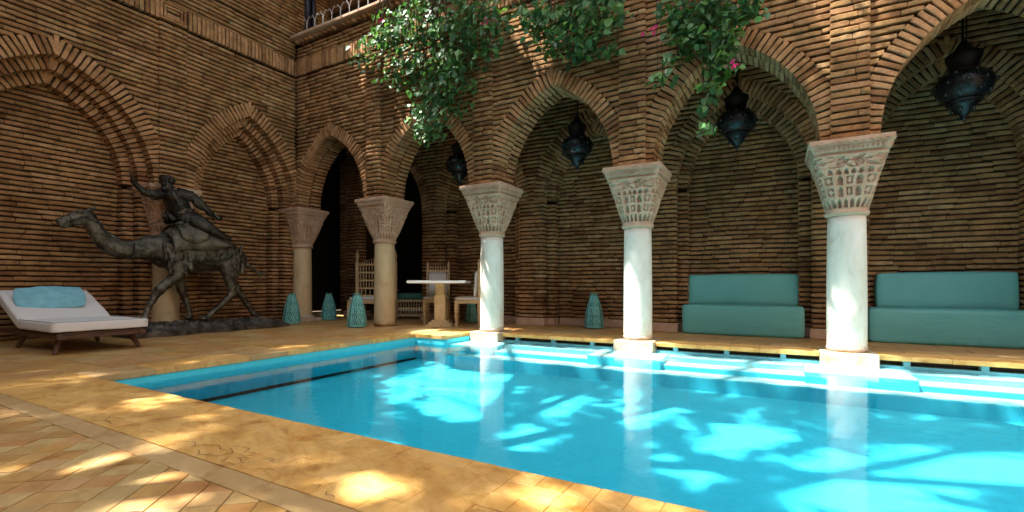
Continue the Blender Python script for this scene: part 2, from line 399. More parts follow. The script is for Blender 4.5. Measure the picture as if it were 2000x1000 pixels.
def rec(o, T, U, N, L, H=0.05, D=0.06, exact=False, tilt=0.008):
    r = Rec(); cl = L if exact else min(CLS, key=lambda q: abs(q-L))
    a = random.gauss(0, tilt); T2 = np.array(T)*math.cos(a) + np.array(U)*math.sin(a); U2 = np.array(U)*math.cos(a) - np.array(T)*math.sin(a)
    r.o = np.array(o) + np.array(N)*random.gauss(0, 0.004); r.T, r.U, r.N = T2, U2, np.array(N, float)
    r.key = (cl, H, D); r.L = L; r.H = H; r.sx = L/cl; r.sy = random.uniform(0.93, 1.06); r.var = random.randrange(5); r.tint = random.random(); return r
def seen_size(r, vis=None):
    a = proj(r.o - r.T*r.L/2); b = proj(r.o + r.T*r.L/2)
    if a is None or b is None: return 0
    u = (a[0]+b[0])/2; v = (a[1]+b[1])/2
    if not (-10 < u < 2010 and -10 < v < 1010): return 0
    if vis is not None and not vis(r.o): return 0
    return math.hypot(a[0]-b[0], a[1]-b[1]) * r.H*FPX/a[2]
def emit(recs, parent, name, m_obj, m_join, nobj, vis=None, join_name=None):
    """the largest in view as objects of their own, the rest joined into one part"""
    if nobj < len(recs):
        order = sorted(range(len(recs)), key=lambda i: -seen_size(recs[i], vis))
        singles = set(i for i in order[:nobj] if seen_size(recs[i], vis) > 0)
    else: singles = set(range(len(recs)))
    rest = []
    for i, r in enumerate(recs):
        tp = brick_tpl(*r.key)
        if i in singles:
            if tp['mesh'][r.var] is None or tp['mesh'][r.var].materials[0] != m_obj:
                me = bpy.data.meshes.new(name); me.from_pydata(tp['arr'][r.var].tolist(), [], BF); me.materials.append(m_obj); me.update(); tp['mesh'][r.var] = me
            mat = Matrix(((r.T[0]*r.sx, r.U[0]*r.sy, r.N[0], r.o[0]), (r.T[1]*r.sx, r.U[1]*r.sy, r.N[1], r.o[1]), (r.T[2]*r.sx, r.U[2]*r.sy, r.N[2], r.o[2]), (0, 0, 0, 1)))
            link_mesh(name, tp['mesh'][r.var], parent, True, mat)
        else: rest.append(r)
    if rest:
        n = len(rest); V = np.empty((n, 24, 3)); tint = np.empty((n, 24))
        for i, r in enumerate(rest):
            a = brick_tpl(*r.key)['arr'][r.var]
            V[i] = r.o + np.outer(a[:, 0]*r.sx, r.T) + np.outer(a[:, 1]*r.sy, r.U) + np.outer(a[:, 2], r.N); tint[i] = r.tint
        me = bpy.data.meshes.new(join_name or name+'s'); me.vertices.add(n*24); me.vertices.foreach_set('co', V.ravel())
        me.loops.add(n*len(BF_FLAT)); me.loops.foreach_set('vertex_index', (BF_FLAT[None, :] + (np.arange(n)*24)[:, None]).ravel().astype(np.int32))
        me.polygons.add(n*len(BF)); me.polygons.foreach_set('loop_start', (BF_START[None, :] + (np.arange(n)*len(BF_FLAT))[:, None]).ravel().astype(np.int32))
        me.materials.append(m_join); a = me.attributes.new('tint', 'FLOAT', 'POINT'); a.data.foreach_set('value', tint.ravel())
        me.update(calc_edges=True)
        o = link_mesh(join_name or name+'s', me, parent, True); o['kind'] = 'stuff'

class PArch:
    """pointed arch of two arcs: half width a, rise h above the springing"""
    def __init__(s, c, a, h, z0=SPR):
        s.c, s.a, s.h, s.z0 = c, a, h, z0; s.k = (h*h-a*a)/(2*a); s.R = a + s.k
    def half(s, z, t=0.0):
        y = z - s.z0
        if y < 0: return s.a + t
        q = (s.R+t)**2 - y*y
        return max(0.0, math.sqrt(q) - s.k) if q > 0 else 0.0
    def voussoirs(s, P, T, U, N, length, depth, off=0.0, H=0.052, pitch=0.068, D=None):
        """P(s,z) world point of the face; bricks stand radially round the arch"""
        out = []; rm = s.R + length/2; ph = math.acos(s.k/rm); n = max(3, int(rm*ph/pitch))
        T, U, N = np.array(T, float), np.array(U, float), np.array(N, float)
        for side in (-1, 1):
            for i in range(n):
                th = (i+0.5)/n*ph
                x = -s.k + rm*math.cos(th); z = rm*math.sin(th)
                rad = T*(side*math.cos(th)) + U*math.sin(th); tan = T*(-side*math.sin(th)) + U*math.cos(th)
                if side < 0: rad = -rad; 
                o = np.array(P(s.c + side*x, s.z0 + z)) - N*off
                out.append(rec(o, rad, tan, N, length, H, depth, True, 0.018))
        zk = math.sqrt(rm*rm - s.k*s.k); out.append(rec(np.array(P(s.c, s.z0+zk+length*0.06)) - N*(off-0.004), -U, T, N, length*1.05, H, depth, True, 0.01))
        return out

def courses(P, T, U, N, s0, s1, z0, z1, excl, pitch=0.07, H=0.047, D=0.07, Lr=(0.26, 0.46), off=0.0, wave=0.004):
    """thin brick courses; excl(z) -> list of (a,b) with no brick; also returns the mortar strips"""
    recs = []; strips = []; z = z0 + pitch/2; ph = random.uniform(0, 6)
    while z < z1 - pitch*0.3:
        ivs = [(s0, s1)]
        for a, b in excl(z):
            nv = []
            for p, q in ivs:
                if b <= p or a >= q: nv.append((p, q)); continue
                if a > p: nv.append((p, a))
                if b < q: nv.append((b, q))
            ivs = nv
        for p, q in ivs:
            if q - p < 0.025: continue
            strips.append((p, q, z-pitch/2, z+pitch/2))
            s = p
            while s < q - 0.01:
                L = random.uniform(*Lr)
                if q - s - L < 0.07: L = q - s
                if L > Lr[1]*1.35: L /= 2
                c = s + L/2; zz = z + wave*math.sin(c*2.1+ph) + wave*0.7*math.sin(c*5.3+z*3)
                recs.append(rec(np.array(P(c, zz)) - np.array(N)*off, T, U, N, max(0.03, L-0.006), H, D))
                s += L
        z += pitch
    return recs, strips
def mortar(mb, strips, P, N, off, depth):
    N = Vector(N)
    for p, q, a, b in strips:
        if q-p > 0.07: p += 0.022; q -= 0.022
        v = [Vector(P(p, a)) - N*off, Vector(P(q, a)) - N*off, Vector(P(q, b)) - N*off, Vector(P(p, b)) - N*off]
        w = [x - N*depth for x in v]
        mb.add(v + w, [(0, 1, 2, 3), (1, 5, 6, 2), (4, 0, 3, 7)])
# ================================================================== SETTING
X_, Y_, Z_ = (1, 0, 0), (0, 1, 0), (0, 0, 1)
mb = MB(); mb.add([(-90, -90, -0.62), (90, -90, -0.62), (90, 90, -0.62), (-90, 90, -0.62)], [(0, 1, 2, 3)])
tag(mb.build('ground', M['grout']), kind='structure')

# ---- floor bed with the pool cut out
floor = MB()
for x0, x1, y0, y1 in ((-14, 9, -9, PY0-0.03), (-14, PX0-0.03, PY0-0.03, 5.43), (-14, -4.13, 5.43, 12), (-4.13, 9, PYF+0.12, 12)):
    floor.box(((x0+x1)/2, (y0+y1)/2, -0.162), (x1-x0, y1-y0, 0.30))
floor_o = floor.build('floor', M['grout']); tag(floor_o, kind='structure')

def tile_mesh(sx, sy, h=0.02, bev=0.0025, name='tile', mat=None):
    m_ = MB(); m_.box((0, 0, -h/2), (sx, sy, h), bev); me = m_.mesh(name, mat); return me
def clip_poly(poly, x0=None, x1=None, y0=None, y1=None):
    def cut(ps, f):
        out = []
        for i in range(len(ps)):
            a, b = ps[i], ps[(i+1) % len(ps)]; fa, fb = f(a), f(b)
            if fa >= 0: out.append(a)
            if fa*fb < 0: t = fa/(fa-fb); out.append((a[0]+(b[0]-a[0])*t, a[1]+(b[1]-a[1])*t))
        return out
    for f in ((lambda p: p[0]-x0) if x0 is not None else None, (lambda p: x1-p[0]) if x1 is not None else None,
              (lambda p: p[1]-y0) if y0 is not None else None, (lambda p: y1-p[1]) if y1 is not None else None):
        if f and poly: poly = cut(poly, f)
    return poly
def poly_tile(mb_, poly, z=0.0, h=0.02, b=0.0018, tint=0.5, G_=0.0028):
    """flat stone of any outline with a small arris"""
    cx = sum(p[0] for p in poly)/len(poly); cy = sum(p[1] for p in poly)/len(poly)
    def inset(d):
        o = []
        for x, y in poly:
            l = math.hypot(x-cx, y-cy) or 1; o.append((x-(x-cx)/l*d, y-(y-cy)/l*d))
        return o
    n = len(poly); vs_ = [(x, y, z-h) for x, y in inset(G_)] + [(x, y, z-b*0.7) for x, y in inset(G_)] + [(x, y, z) for x, y in inset(G_+b*1.6)]
    fs = [tuple(2*n+i for i in range(n))]
    for r_ in range(2):
        for i in range(n): fs.append((r_*n+i, r_*n+(i+1) % n, (r_+1)*n+(i+1) % n, (r_+1)*n+i))
    mb_.add(vs_, fs, tint)

# diagonal tiles on the near side (individual stones), then the far floor (joined)
S = 0.112; joined = MB(); near = []
cs, sn = math.cos(R(40)), math.sin(R(40))
for i in range(-85, 85):
    for j in range(-85, 85):
        cx = (i*cs - j*sn)*S - 2.2; cy = (i*sn + j*cs)*S + 0.3
        if not (-9.5 < cx < 1.2 and -1.6 < cy < 1.4): continue
        e = S/2; sq = [(cx + a*cs*e - b*sn*e, cy + a*sn*e + b*cs*e) for a, b in ((-1, -1), (1, -1), (1, 1), (-1, 1))]
        poly = clip_poly(sq, y1=0.965)
        if len(poly) < 3: continue
        ar = abs(sum(poly[k][0]*poly[(k+1) % len(poly)][1]-poly[(k+1) % len(poly)][0]*poly[k][1] for k in range(len(poly))))/2
        if ar < 0.0006: continue
        p = proj((cx, cy, 0))
        near.append((-ar/p[2]**3 if p and -40 < p[0] < 1300 and 700 < p[1] < 1020 else 0, poly))
near.sort(key=lambda q: q[0])
for i, (w, poly) in enumerate(near):
    dz = random.gauss(0, 0.0012)
    if i < 290 and w < 0: m_ = MB(); poly_tile(m_, poly, dz); m_.build('tile', M['tile'], floor_o)
    else: poly_tile(joined, poly, dz, tint=random.random())
def grid_tiles(mb_, x0, x1, y0, y1, sx, sy, stag=0.5):
    y = y0; r_ = 0
    while y < y1 - 0.01:
        x = x0 - (r_ % 2)*stag*sx
        while x < x1 - 0.01:
            a, b = max(x, x0), min(x+sx, x1); c, d = y, min(y+sy, y1)
            if b - a > 0.02: poly_tile(mb_, [(a, c), (b, c), (b, d), (a, d)], random.gauss(0, 0.0008), tint=random.random())
            x += sx
        y += sy; r_ += 1
grid_tiles(joined, -8.9, -5.07, 0.972, 5.38, 0.30, 0.30)
grid_tiles(joined, -10.5, -4.705, 5.38, 9.2, 0.30, 0.30)
grid_tiles(joined, -4.705, 4.0, 6.425, 8.1, 0.42, 0.30)
jt = joined.build('floor_tiles', M['tile_j'], floor_o, tint=True); jt['kind'] = 'stuff'

# ---- coping
cope = bpy.data.objects.new('pool_coping', None); C.objects.link(cope); cope.location = (-2.5, 1.35, 0); tag(cope, kind='structure')
def stone(x0, x1, y0, y1, name='coping_stone', mat='cope', h=0.055, z=0.0, b=0.0018):
    m_ = MB(); g = 0.0006
    m_.box(((x0+x1)/2, (y0+y1)/2, z-h/2+random.gauss(0, 0.0007)), (x1-x0-2*g, y1-y0-2*g, h), b)
    return m_.build(name, M[mat], cope, True)
cells = []; w = 0.1085
for i in range(70):
    for j in range(5):
        x = -5.10 + i*w; y = 1.076 + j*w; p = proj((x, y, 0)); cells.append((-1/p[2]**3 if p and 0 < p[0] < 1500 and p[1] < 1020 else 0, x, y, j))
cells.sort(); cj = MB()
for i, (v_, x, y, j) in enumerate(cells):
    if i < 290 and v_ < 0: stone(x, x+w, y, y+w, 'coping_tile', b=0.003 if j == 4 else 0.0010)
    else: cj.box((x+w/2, y+w/2, -0.0275), (w-0.0012, w-0.0012, 0.055), 0.001); cj.t[-32:] = [random.random()]*32
o = cj.build('coping_tiles', M['cope_j'], cope, True, tint=True); o['kind'] = 'stuff'
x = -6.3
while x < 2.4:
    w = random.uniform(0.62, 0.85); stone(x, x+w, 0.968, 1.073, 'border_stone', 'border', 0.03); x += w
for i in range(9):
    y = 1.622 + i*0.418; stone(-5.065, PX0+0.02, y, y+0.418, 'coping_stone', 'cope' if i % 3 else 'border', b=0.004)
stone(PX0+0.022, -4.40, 5.384, 5.80); stone(-4.40, -4.112, 5.384, 5.80, b=0.004); stone(-4.40, -4.112, 5.802, 6.42)
stone(-4.70, -4.402, 5.802, 6.42)
for a, b in ((-3.594, -1.855), (-1.351, 0.388), (0.892, 2.63), (3.14, 4.2)):
    n = 3; w = (b-a)/n
    for i in range(n): stone(a+i*w, a+(i+1)*w, PYF-0.02, 6.42, h=0.05, b=0.006)
for k in (0, 1, 2, 3):
    stone(XC[k]-0.252, XC[k]+0.252, 6.452, 6.60)
# worn incised ornament in the coping
for pts in ([(-2.42, 1.13), (-2.33, 1.17), (-2.27, 1.14), (-2.2, 1.2), (-2.12, 1.17)], [(-2.2, 1.12), (-2.14, 1.09), (-2.05, 1.12), (-2.03, 1.17), (-2.1, 1.2)],
            [(-2.12, 1.22), (-2.02, 1.24), (-2.0, 1.2), (-1.94, 1.22)], [(-2.0, 1.13), (-1.97, 1.09), (-1.9, 1.1), (-1.86, 1.15)], [(-1.95, 1.15), (-1.91, 1.17), (-1.9, 1.13), (-1.95, 1.15)],
            [(-1.78, 1.12), (-1.7, 1.145)], [(-1.86, 1.2), (-1.81, 1.215), (-1.8, 1.19)], [(-1.46, 1.12), (-1.43, 1.14), (-1.42, 1.11)], [(-1.37, 1.11), (-1.35, 1.095), (-1.31, 1.10)],
            [(-3.28, 1.1), (-3.15, 1.16), (-3.05, 1.2)], [(-3.18, 1.1), (-3.04, 1.12)], [(-3.2, 1.18), (-3.13, 1.13), (-3.0, 1.11)], [(-2.72, 1.13), (-2.66, 1.15)], [(-2.6, 1.1), (-2.55, 1.115)]):
    m_ = MB(); q = []
    for i in range(len(pts)-1):
        for k in range(5):
            t = k/5; q.append((pts[i][0]*(1-t)+pts[i+1][0]*t, pts[i][1]*(1-t)+pts[i+1][1]*t + 0.006*math.sin(t*math.pi)))
    q.append(pts[-1]); n = len(q); vs_ = []
    for i, (a, b) in enumerate(q):
        t0 = q[max(0, i-1)]; t1 = q[min(n-1, i+1)]; dx, dy = t1[0]-t0[0], t1[1]-t0[1]; l = math.hypot(dx, dy) or 1
        w = 0.0006 + 0.0012*abs(math.sin(i*1.7))
        vs_ += [(a-dy/l*w, b+dx/l*w, 0.004), (a+dy/l*w, b-dx/l*w, 0.004)]
    m_.add(vs_, [(2*i, 2*i+1, 2*i+3, 2*i+2) for i in range(n-1)])
    m_.build('incised_line', M['inlay'], cope, True)

# ---- pool
pool = MB()
def quad(mb_, a, b, c, d): mb_.add([a, b, c, d], [(0, 1, 2, 3)])
zt = -0.055
quad(pool, (PX0, PY0, PFLOOR), (PX1, PY0, PFLOOR), (PX1, PYF, PFLOOR), (PX0, PYF, PFLOOR))
quad(pool, (PX0, PY0, PFLOOR), (PX0, PY0, zt), (PX1, PY0, zt), (PX1, PY0, PFLOOR))
quad(pool, (PX1, PY0, PFLOOR), (PX1, PY0, 0), (PX1, PYF+.1, 0), (PX1, PYF+.1, PFLOOR))
quad(pool, (PX0, PY0, PFLOOR), (PX0, 5.40, PFLOOR), (PX0, 5.40, WATER-0.02), (PX0, PY0, WATER-0.02))
quad(pool, (PX0, 5.40, PFLOOR), (-4.10, 5.40, PFLOOR), (-4.10, 5.40, WATER-0.02), (PX0, 5.40, WATER-0.02))
quad(pool, (-4.10, 5.40, PFLOOR), (-4.10, PYF, PFLOOR), (-4.10, PYF, WATER-0.02), (-4.10, 5.40, WATER-0.02))
pool_o = pool.build('pool', M['pool']); tag(pool_o, kind='structure')
m_ = MB()
quad(m_, (PX0+0.004, PY0, WATER-0.02), (PX0+0.004, 5.396, WATER-0.02), (PX0+0.004, 5.396, -0.05), (PX0+0.004, PY0, -0.05))
quad(m_, (PX0+0.004, 5.396, WATER-0.02), (-4.096, 5.396, WATER-0.02), (-4.096, 5.396, -0.05), (PX0+0.004, 5.396, -0.05))
quad(m_, (-4.096, 5.396, WATER-0.02), (-4.096, PYF, WATER-0.02), (-4.096, PYF, -0.05), (-4.096, 5.396, -0.05))
m_.build('pool_rim', M['poolband'], pool_o)
m_ = MB(); m_.box((PX0+0.03, 3.5, PFLOOR+0.012), (0.05, 3.75, 0.02)); m_.build('dark_floor_strip', M['dark'], pool_o)  # dark strip along the foot of the left pool wall
# overflow slots: lower lip, spacers, dark gap
m_ = MB(); m_.box((0.3, PYF+0.06, -0.245), (9.0, 0.12, 0.29)); m_.build('overflow_lip', M['poolstep'], pool_o)
m_ = MB(); m_.box((0.3, PYF+0.10, -0.075), (9.0, 0.02, 0.05)); m_.build('overflow_channel', M['dark'], pool_o)
for a, b in ((-3.594, -1.855), (-1.351, 0.388), (0.892, 2.63)):
    for k in range(3):
        m_ = MB(); m_.box((a+(b-a)*(k+0.62)/3 - 0.12, PYF+0.04, -0.075), (0.055, 0.07, 0.052)); m_.build('spacer', M['poolstep'], pool_o)
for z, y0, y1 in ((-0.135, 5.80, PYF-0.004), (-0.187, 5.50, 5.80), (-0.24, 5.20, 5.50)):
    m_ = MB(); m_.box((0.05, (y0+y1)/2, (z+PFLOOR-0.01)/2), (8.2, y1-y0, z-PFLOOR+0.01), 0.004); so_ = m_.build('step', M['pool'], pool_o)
    m_ = MB(); m_.box((0.05, (y0+y1)/2, z+0.003), (8.19, y1-y0-0.006, 0.004)); m_.build('sun_painted_tread', M['sun_painted_tread'], so_)  # pale slab paints sun on the top; bluer riser below reads as shaded
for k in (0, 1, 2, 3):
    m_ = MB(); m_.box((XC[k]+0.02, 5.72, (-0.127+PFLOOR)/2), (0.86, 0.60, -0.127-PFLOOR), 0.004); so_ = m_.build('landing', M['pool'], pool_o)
    m_ = MB(); m_.box((XC[k]+0.02, 5.72, -0.1245), (0.85, 0.59, 0.004)); m_.build('sun_painted_tread', M['sun_painted_tread'], so_)  # same painted sunlight on the landing top
wm = MB(); quad(wm, (PX0, PY0, WATER), (PX1, PY0, WATER), (PX1, PYF+0.09, WATER), (PX0, PYF+0.09, WATER))
tag(wm.build('water', M['water']), kind='structure')

# ================================================================== LEFT WALL
PL = lambda s, z: (XL, s, z); NL = X_
AL = PArch(2.45, 1.10, 1.50); AR = PArch(5.03, 0.91, 1.50); YPIL = 3.80
lw = thing('courtyard_wall', 'brown brick left wall with two recessed blind arches behind the bronze camel', 'wall', (XL, 3.5, 0))
mort = MB(); recs = []
def ex_l(z):
    e = [(YPIL-0.16, YPIL+0.16)]
    for a in (AL, AR):
        h = a.half(z, 0.225)
        if h > 0: e.append((a.c-h, a.c+h))
    return e
r_, st = courses(PL, Y_, Z_, NL, 0.2, YF, SPR, FZ0-0.01, ex_l); recs += r_; mortar(mort, st, PL, NL, 0.034, 0.42)
r_, st = courses(PL, Y_, Z_, NL, 0.2, YF, FZ1, LEDGE, lambda z: []); recs += r_; mortar(mort, st, PL, NL, 0.034, 0.4)
r_, st = courses(PL, Y_, Z_, NL, 0.2, 6.75, LEDGE, 6.75, lambda z: []); recs += r_; mortar(mort, st, PL, NL, 0.034, 0.4)
PLP = lambda s, z: (XL+0.035, s, z)
r_, st = courses(PLP, Y_, Z_, NL, YPIL-0.195, YPIL+0.195, SPR, FZ0-0.01, lambda z: [], Lr=(0.19, 0.40)); recs += r_; mortar(mort, st, PLP, NL, 0.022, 0.1)
for off, segs in ((0.17, ((0.9, AL.c-AL.a+0.13), (AL.c+AL.a-0.13, AR.c-AR.a+0.13), (AR.c+AR.a-0.13, 6.3))),
                  (0.34, ((0.9, AL.c-AL.a+0.26), (AL.c+AL.a-0.26, AL.c+AL.a-0.10), (AR.c-AR.a+0.10, AR.c-AR.a+0.26), (AR.c+AR.a-0.26, AR.c+AR.a-0.10)))):
    P2 = lambda s, z, off=off: (XL-off, s, z)
    for a, b in segs:
        r_, st = courses(P2, Y_, Z_, NL, a, b, 0.0, SPR, lambda z: [], D=0.18, Lr=(0.12, 0.30)); recs += r_; mortar(mort, st, P2, NL, 0.022, 0.2)
P2 = lambda s, z: (XL-0.52, s, z)
for a in (AL, AR):
    inner = PArch(a.c, a.a-0.26, a.h-0.30)
    def exp_(z, inner=inner):
        h = inner.half(z, 0.06); return [(a.c-9, a.c-h), (a.c+h, a.c+9)]
    r_, st = courses(P2, Y_, Z_, NL, a.c-1.2, a.c+1.2, 0.0, SPR+a.h, exp_, Lr=(0.26, 0.46)); recs += r_; mortar(mort, st, P2, NL, 0.032, 0.03)
emit(recs, lw, 'brick', M['brick'], M['brick_j'], 300, None, 'brickwork')
mort.box((XL-0.80, 1.2, 3.9), (0.44, 10.5, 7.8))
mort.build('mortar_bed', M['mortar'], lw, True)
for a in (AL, AR):
    for k, (t, d) in enumerate(((0.225, 0.18), (0.155, 0.18), (0.155, 0.18))):
        ar = PArch(a.c, a.a-0.13*k, a.h-0.15*k)
        rs = ar.voussoirs(PL, Y_, Z_, NL, t, d, off=0.17*k - (0.008 if k == 0 else 0))
        ring = bpy.data.objects.new('arch_ring', None); C.objects.link(ring); ring.location = (XL-0.17*k, a.c, SPR); setp(ring, lw, True)
        emit(rs, ring, 'voussoir', M['vous'], M['vous_j'], 100)
        m_ = MB(); n = 24; ph = math.acos(ar.k/ar.R)
        for side in (-1, 1):
            pts = [(ar.c + side*(-ar.k + (ar.R+0.014)*math.cos(ph*i/n)), SPR + (ar.R+0.014)*math.sin(ph*i/n)) for i in range(n+1)]
            pt2 = [(ar.c + side*(-ar.k + (ar.R+t)*math.cos(ph*i/n)), SPR + (ar.R+t)*math.sin(ph*i/n)) for i in range(n+1)]
            for i in range(n):
                x0 = XL-0.17*k-0.02; x1 = x0-0.19
                m_.add([(x0, *pts[i]), (x0, *pts[i+1]), (x1, *pts[i+1]), (x1, *pts[i])], [(0, 1, 2, 3)])
                m_.add([(x0, *pts[i]), (x0, *pts[i+1]), (x0, *pt2[i+1]), (x0, *pt2[i])], [(0, 1, 2, 3)])
        m_.build('mortar_ring', M['mortar'], ring, True)

# ================================================================== ARCADE WALL
PA = lambda s, z: (s, YF, z); NA = (0, -1, 0)
ARC = [PArch((XC[i]+XC[i+1])/2, 0.865, 1.27) for i in range(5)]
aw = thing('arcade_wall', 'brick arcade wall of five pointed arches carried on the marble columns by the pool', 'wall', (-2.7, YF+0.25, SPR))
mort = MB(); recs = []
def ex_a(z):
    e = [(x-0.14, x+0.14) for x in XC]
    for a in ARC:
        h = a.half(z, 0.205)
        if h > 0: e.append((a.c-h, a.c+h))
    return e
r_, st = courses(PA, X_, Z_, NA, XL, 3.1, SPR, FZ0-0.01, ex_a, pitch=0.072, H=0.050, Lr=(0.24, 0.42), wave=0.006); recs += r_; mortar(mort, st, PA, NA, 0.034, 0.46)
r_, st = courses(PA, X_, Z_, NA, XL, 3.1, FZ1, LEDGE-0.14, lambda z: []); recs += r_; mortar(mort, st, PA, NA, 0.034, 0.46)
for x in XC:
    PP = lambda s, z: (s, YF-0.04, z)
    if x < -8: continue
    r_, st = courses(PP, X_, Z_, NA, x-0.17, x+0.17, SPR, FZ0-0.01, lambda z: [], pitch=0.072, H=0.054, Lr=(0.15, 0.34)); recs += r_; mortar(mort, st, PP, NA, 0.024, 0.1)
emit(recs, aw, 'brick', M['brick'], M['brick_j'], 300, None, 'brickwork')
mort.box((-2.5, YF+0.48, 4.6), (11.3, 0.04, 1.9))
mort.box((-2.5, YF+0.26, 5.24), (11.3, 0.4, 0.3))
mort.build('mortar_bed', M['mortar'], aw, True)
for a in ARC:
    ring = bpy.data.objects.new('arch_ring', None); C.objects.link(ring); ring.location = (a.c, YF, SPR); setp(ring, aw, True)
    emit(a.voussoirs(PA, X_, Z_, NA, 0.205, 0.235, off=-0.010), ring, 'voussoir', M['vous'], M['vous_j'], 100)
    emit(a.voussoirs(PA, X_, Z_, NA, 0.205, 0.235, off=0.245, pitch=0.072), ring, 'soffit_brick', M['vous'], M['vous_j'], 0, None, 'soffit_bricks')
    m_ = MB(); n = 24; ph = math.acos(a.k/a.R)
    for side in (-1, 1):
        pts = [(a.c + side*(-a.k + (a.R+0.016)*math.cos(ph*i/n)), SPR + (a.R+0.016)*math.sin(ph*i/n)) for i in range(n+1)]
        pt2 = [(a.c + side*(-a.k + (a.R+0.20)*math.cos(ph*i/n)), SPR + (a.R+0.20)*math.sin(ph*i/n)) for i in range(n+1)]
        for i in range(n):
            for (p, q) in ((YF+0.014, YF+0.47),):
                m_.add([(pts[i][0], p, pts[i][1]), (pts[i+1][0], p, pts[i+1][1]), (pts[i+1][0], q, pts[i+1][1]), (pts[i][0], q, pts[i][1])], [(0, 1, 2, 3)])
            for y in (YF+0.014, YF+0.47):
                m_.add([(pts[i][0], y, pts[i][1]), (pts[i+1][0], y, pts[i+1][1]), (pt2[i+1][0], y, pt2[i+1][1]), (pt2[i][0], y, pt2[i][1])], [(0, 1, 2, 3)])
    m_.build('mortar_ring', M['mortar'], ring, True)
# inner face of the piers above the capitals
# frieze of upright bricks round both walls
def frieze(parent, P, T, N, s0, s1, proud=0.03, skip=()):
    f = bpy.data.objects.new('frieze', None); C.objects.link(f); f.location = P((s0+s1)/2, FZ0); setp(f, parent, True)
    rs = []; s = s0
    while s < s1:
        w = random.uniform(0.060, 0.070); c = s+w/2
        if not any(a < c < b for a, b in skip):
            rs.append(rec(np.array(P(c, (FZ0+FZ1)/2)) + np.array(N)*proud, Z_, -np.array(T, float), N, FZ1-FZ0-0.008, w-0.010, 0.08, True, 0.012))
        s += w
    for r in rs: r.key = (round(FZ1-FZ0-0.008, 3), 0.055, 0.08)
    emit(rs, f, 'upright_brick', M['vous'], M['vous_j'], 140)
    m_ = MB()
    a, b = np.array(P(s0, FZ0+0.005)), np.array(P(s1, FZ1-0.005)); n = np.array(N)
    lo, hi = np.minimum(a, b) , np.maximum(a, b)
    if abs(n[0]) > 0.5: m_.box((a[0]+n[0]*(proud-0.022)-n[0]*0.05, (lo[1]+hi[1])/2, (lo[2]+hi[2])/2), (0.10, hi[1]-lo[1], hi[2]-lo[2]))
    else: m_.box(((lo[0]+hi[0])/2, a[1]+n[1]*(proud-0.022)-n[1]*0.05, (lo[2]+hi[2])/2), (hi[0]-lo[0], 0.10, hi[2]-lo[2]))
    m_.build('mortar_bed', M['mortar'], f, True); return f
fl_ = frieze(lw, PL, Y_, NL, 0.6, YF-0.01, skip=((YPIL-0.20, YPIL+0.20),))
frieze(aw, PA, X_, NA, XL+0.06, 3.0, skip=((-6.25, -5.93),))
# the square knot of bricks where the pilaster meets the frieze
for k, (c, N, P) in enumerate(((YPIL, NL, PL), (-6.089, NA, PA))):
    par = lw if k == 0 else aw
    kn = bpy.data.objects.new('knot_panel', None); C.objects.link(kn); kn.location = P(c, FZ0); setp(kn, par, True)
    rs = []; T = Y_ if k == 0 else X_
    for q in range(3):
        h = 0.145-0.045*q; w = 0.185 if k == 0 else 0.15; w -= 0.05*q; zc = (FZ0+FZ1)/2
        for s_, z_, L, ver in ((c, zc+h-0.02, 2*w, 0), (c, zc-h+0.02, 2*w, 0), (c-w+0.02, zc, 2*h-0.08, 1), (c+w-0.02, zc, 2*h-0.08, 1)):
            if L < 0.03: continue
            o = np.array(P(s_, z_)) + np.array(N)*(0.05-0.006*q)
            rs.append(rec(o, Z_ if ver else T, -np.array(T, float) if ver else Z_, N, L, 0.034, 0.08, True, 0.01))
    emit(rs, kn, 'brick', M['vous'], M['vous_j'], 40)
# ledge, dentils
ledge = MB(); ledge.box((-2.5, YF+0.16, LEDGE-0.03), (11.3, 0.62, 0.06), 0.012)
ledge.build('ledge', M['carved'], aw, True)
for i in range(34):
    m_ = MB(); m_.box((XL+0.10+i*0.128, YF-0.03, LEDGE-0.095), (0.085, 0.085, 0.055), 0.006, R(45)); m_.build('dentil', M['vous'], aw, True)
# upper loggia behind the ledge
up = thing('upper_loggia', 'dark upper floor loggia behind the balcony railing at the top', 'loggia', (-3, 6.8, LEDGE))
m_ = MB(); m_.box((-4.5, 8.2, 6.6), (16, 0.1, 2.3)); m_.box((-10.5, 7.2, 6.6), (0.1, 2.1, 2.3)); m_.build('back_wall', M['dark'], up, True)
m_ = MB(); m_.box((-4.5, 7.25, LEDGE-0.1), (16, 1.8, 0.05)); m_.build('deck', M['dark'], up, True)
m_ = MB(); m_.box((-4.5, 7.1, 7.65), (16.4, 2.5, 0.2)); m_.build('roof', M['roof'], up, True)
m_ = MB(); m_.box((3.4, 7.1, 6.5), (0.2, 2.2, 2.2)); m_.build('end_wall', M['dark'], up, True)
dp = MB(); dp.tube([(XL+0.05, 6.18, LEDGE), (XL+0.05, 6.18, 7.4)], 0.055, 14); dp.tube([(XL+0.05, 6.31, LEDGE), (XL+0.05, 6.31, 7.4)], 0.045, 12)
tag(dp.build('downpipe', M['pipe'], smooth=True), 'dark navy pipe standing in the corner above the ledge', 'pipe')
rail = thing('balcony_railing', 'pale wrought iron balcony railing with forked spikes along the ledge', 'railing', (-6.5, 6.02, LEDGE))
m_ = MB(); m_.tube([(-8.1, 6.02, LEDGE+0.03), (-3.2, 6.02, LEDGE+0.03)], 0.010, 6); m_.build('bottom_rail', M['iron'], rail, True)
m_ = MB(); m_.tube([(-8.1, 6.02, LEDGE+0.95), (-3.2, 6.02, LEDGE+0.95)], 0.016, 6); m_.build('top_rail', M['iron'], rail, True)
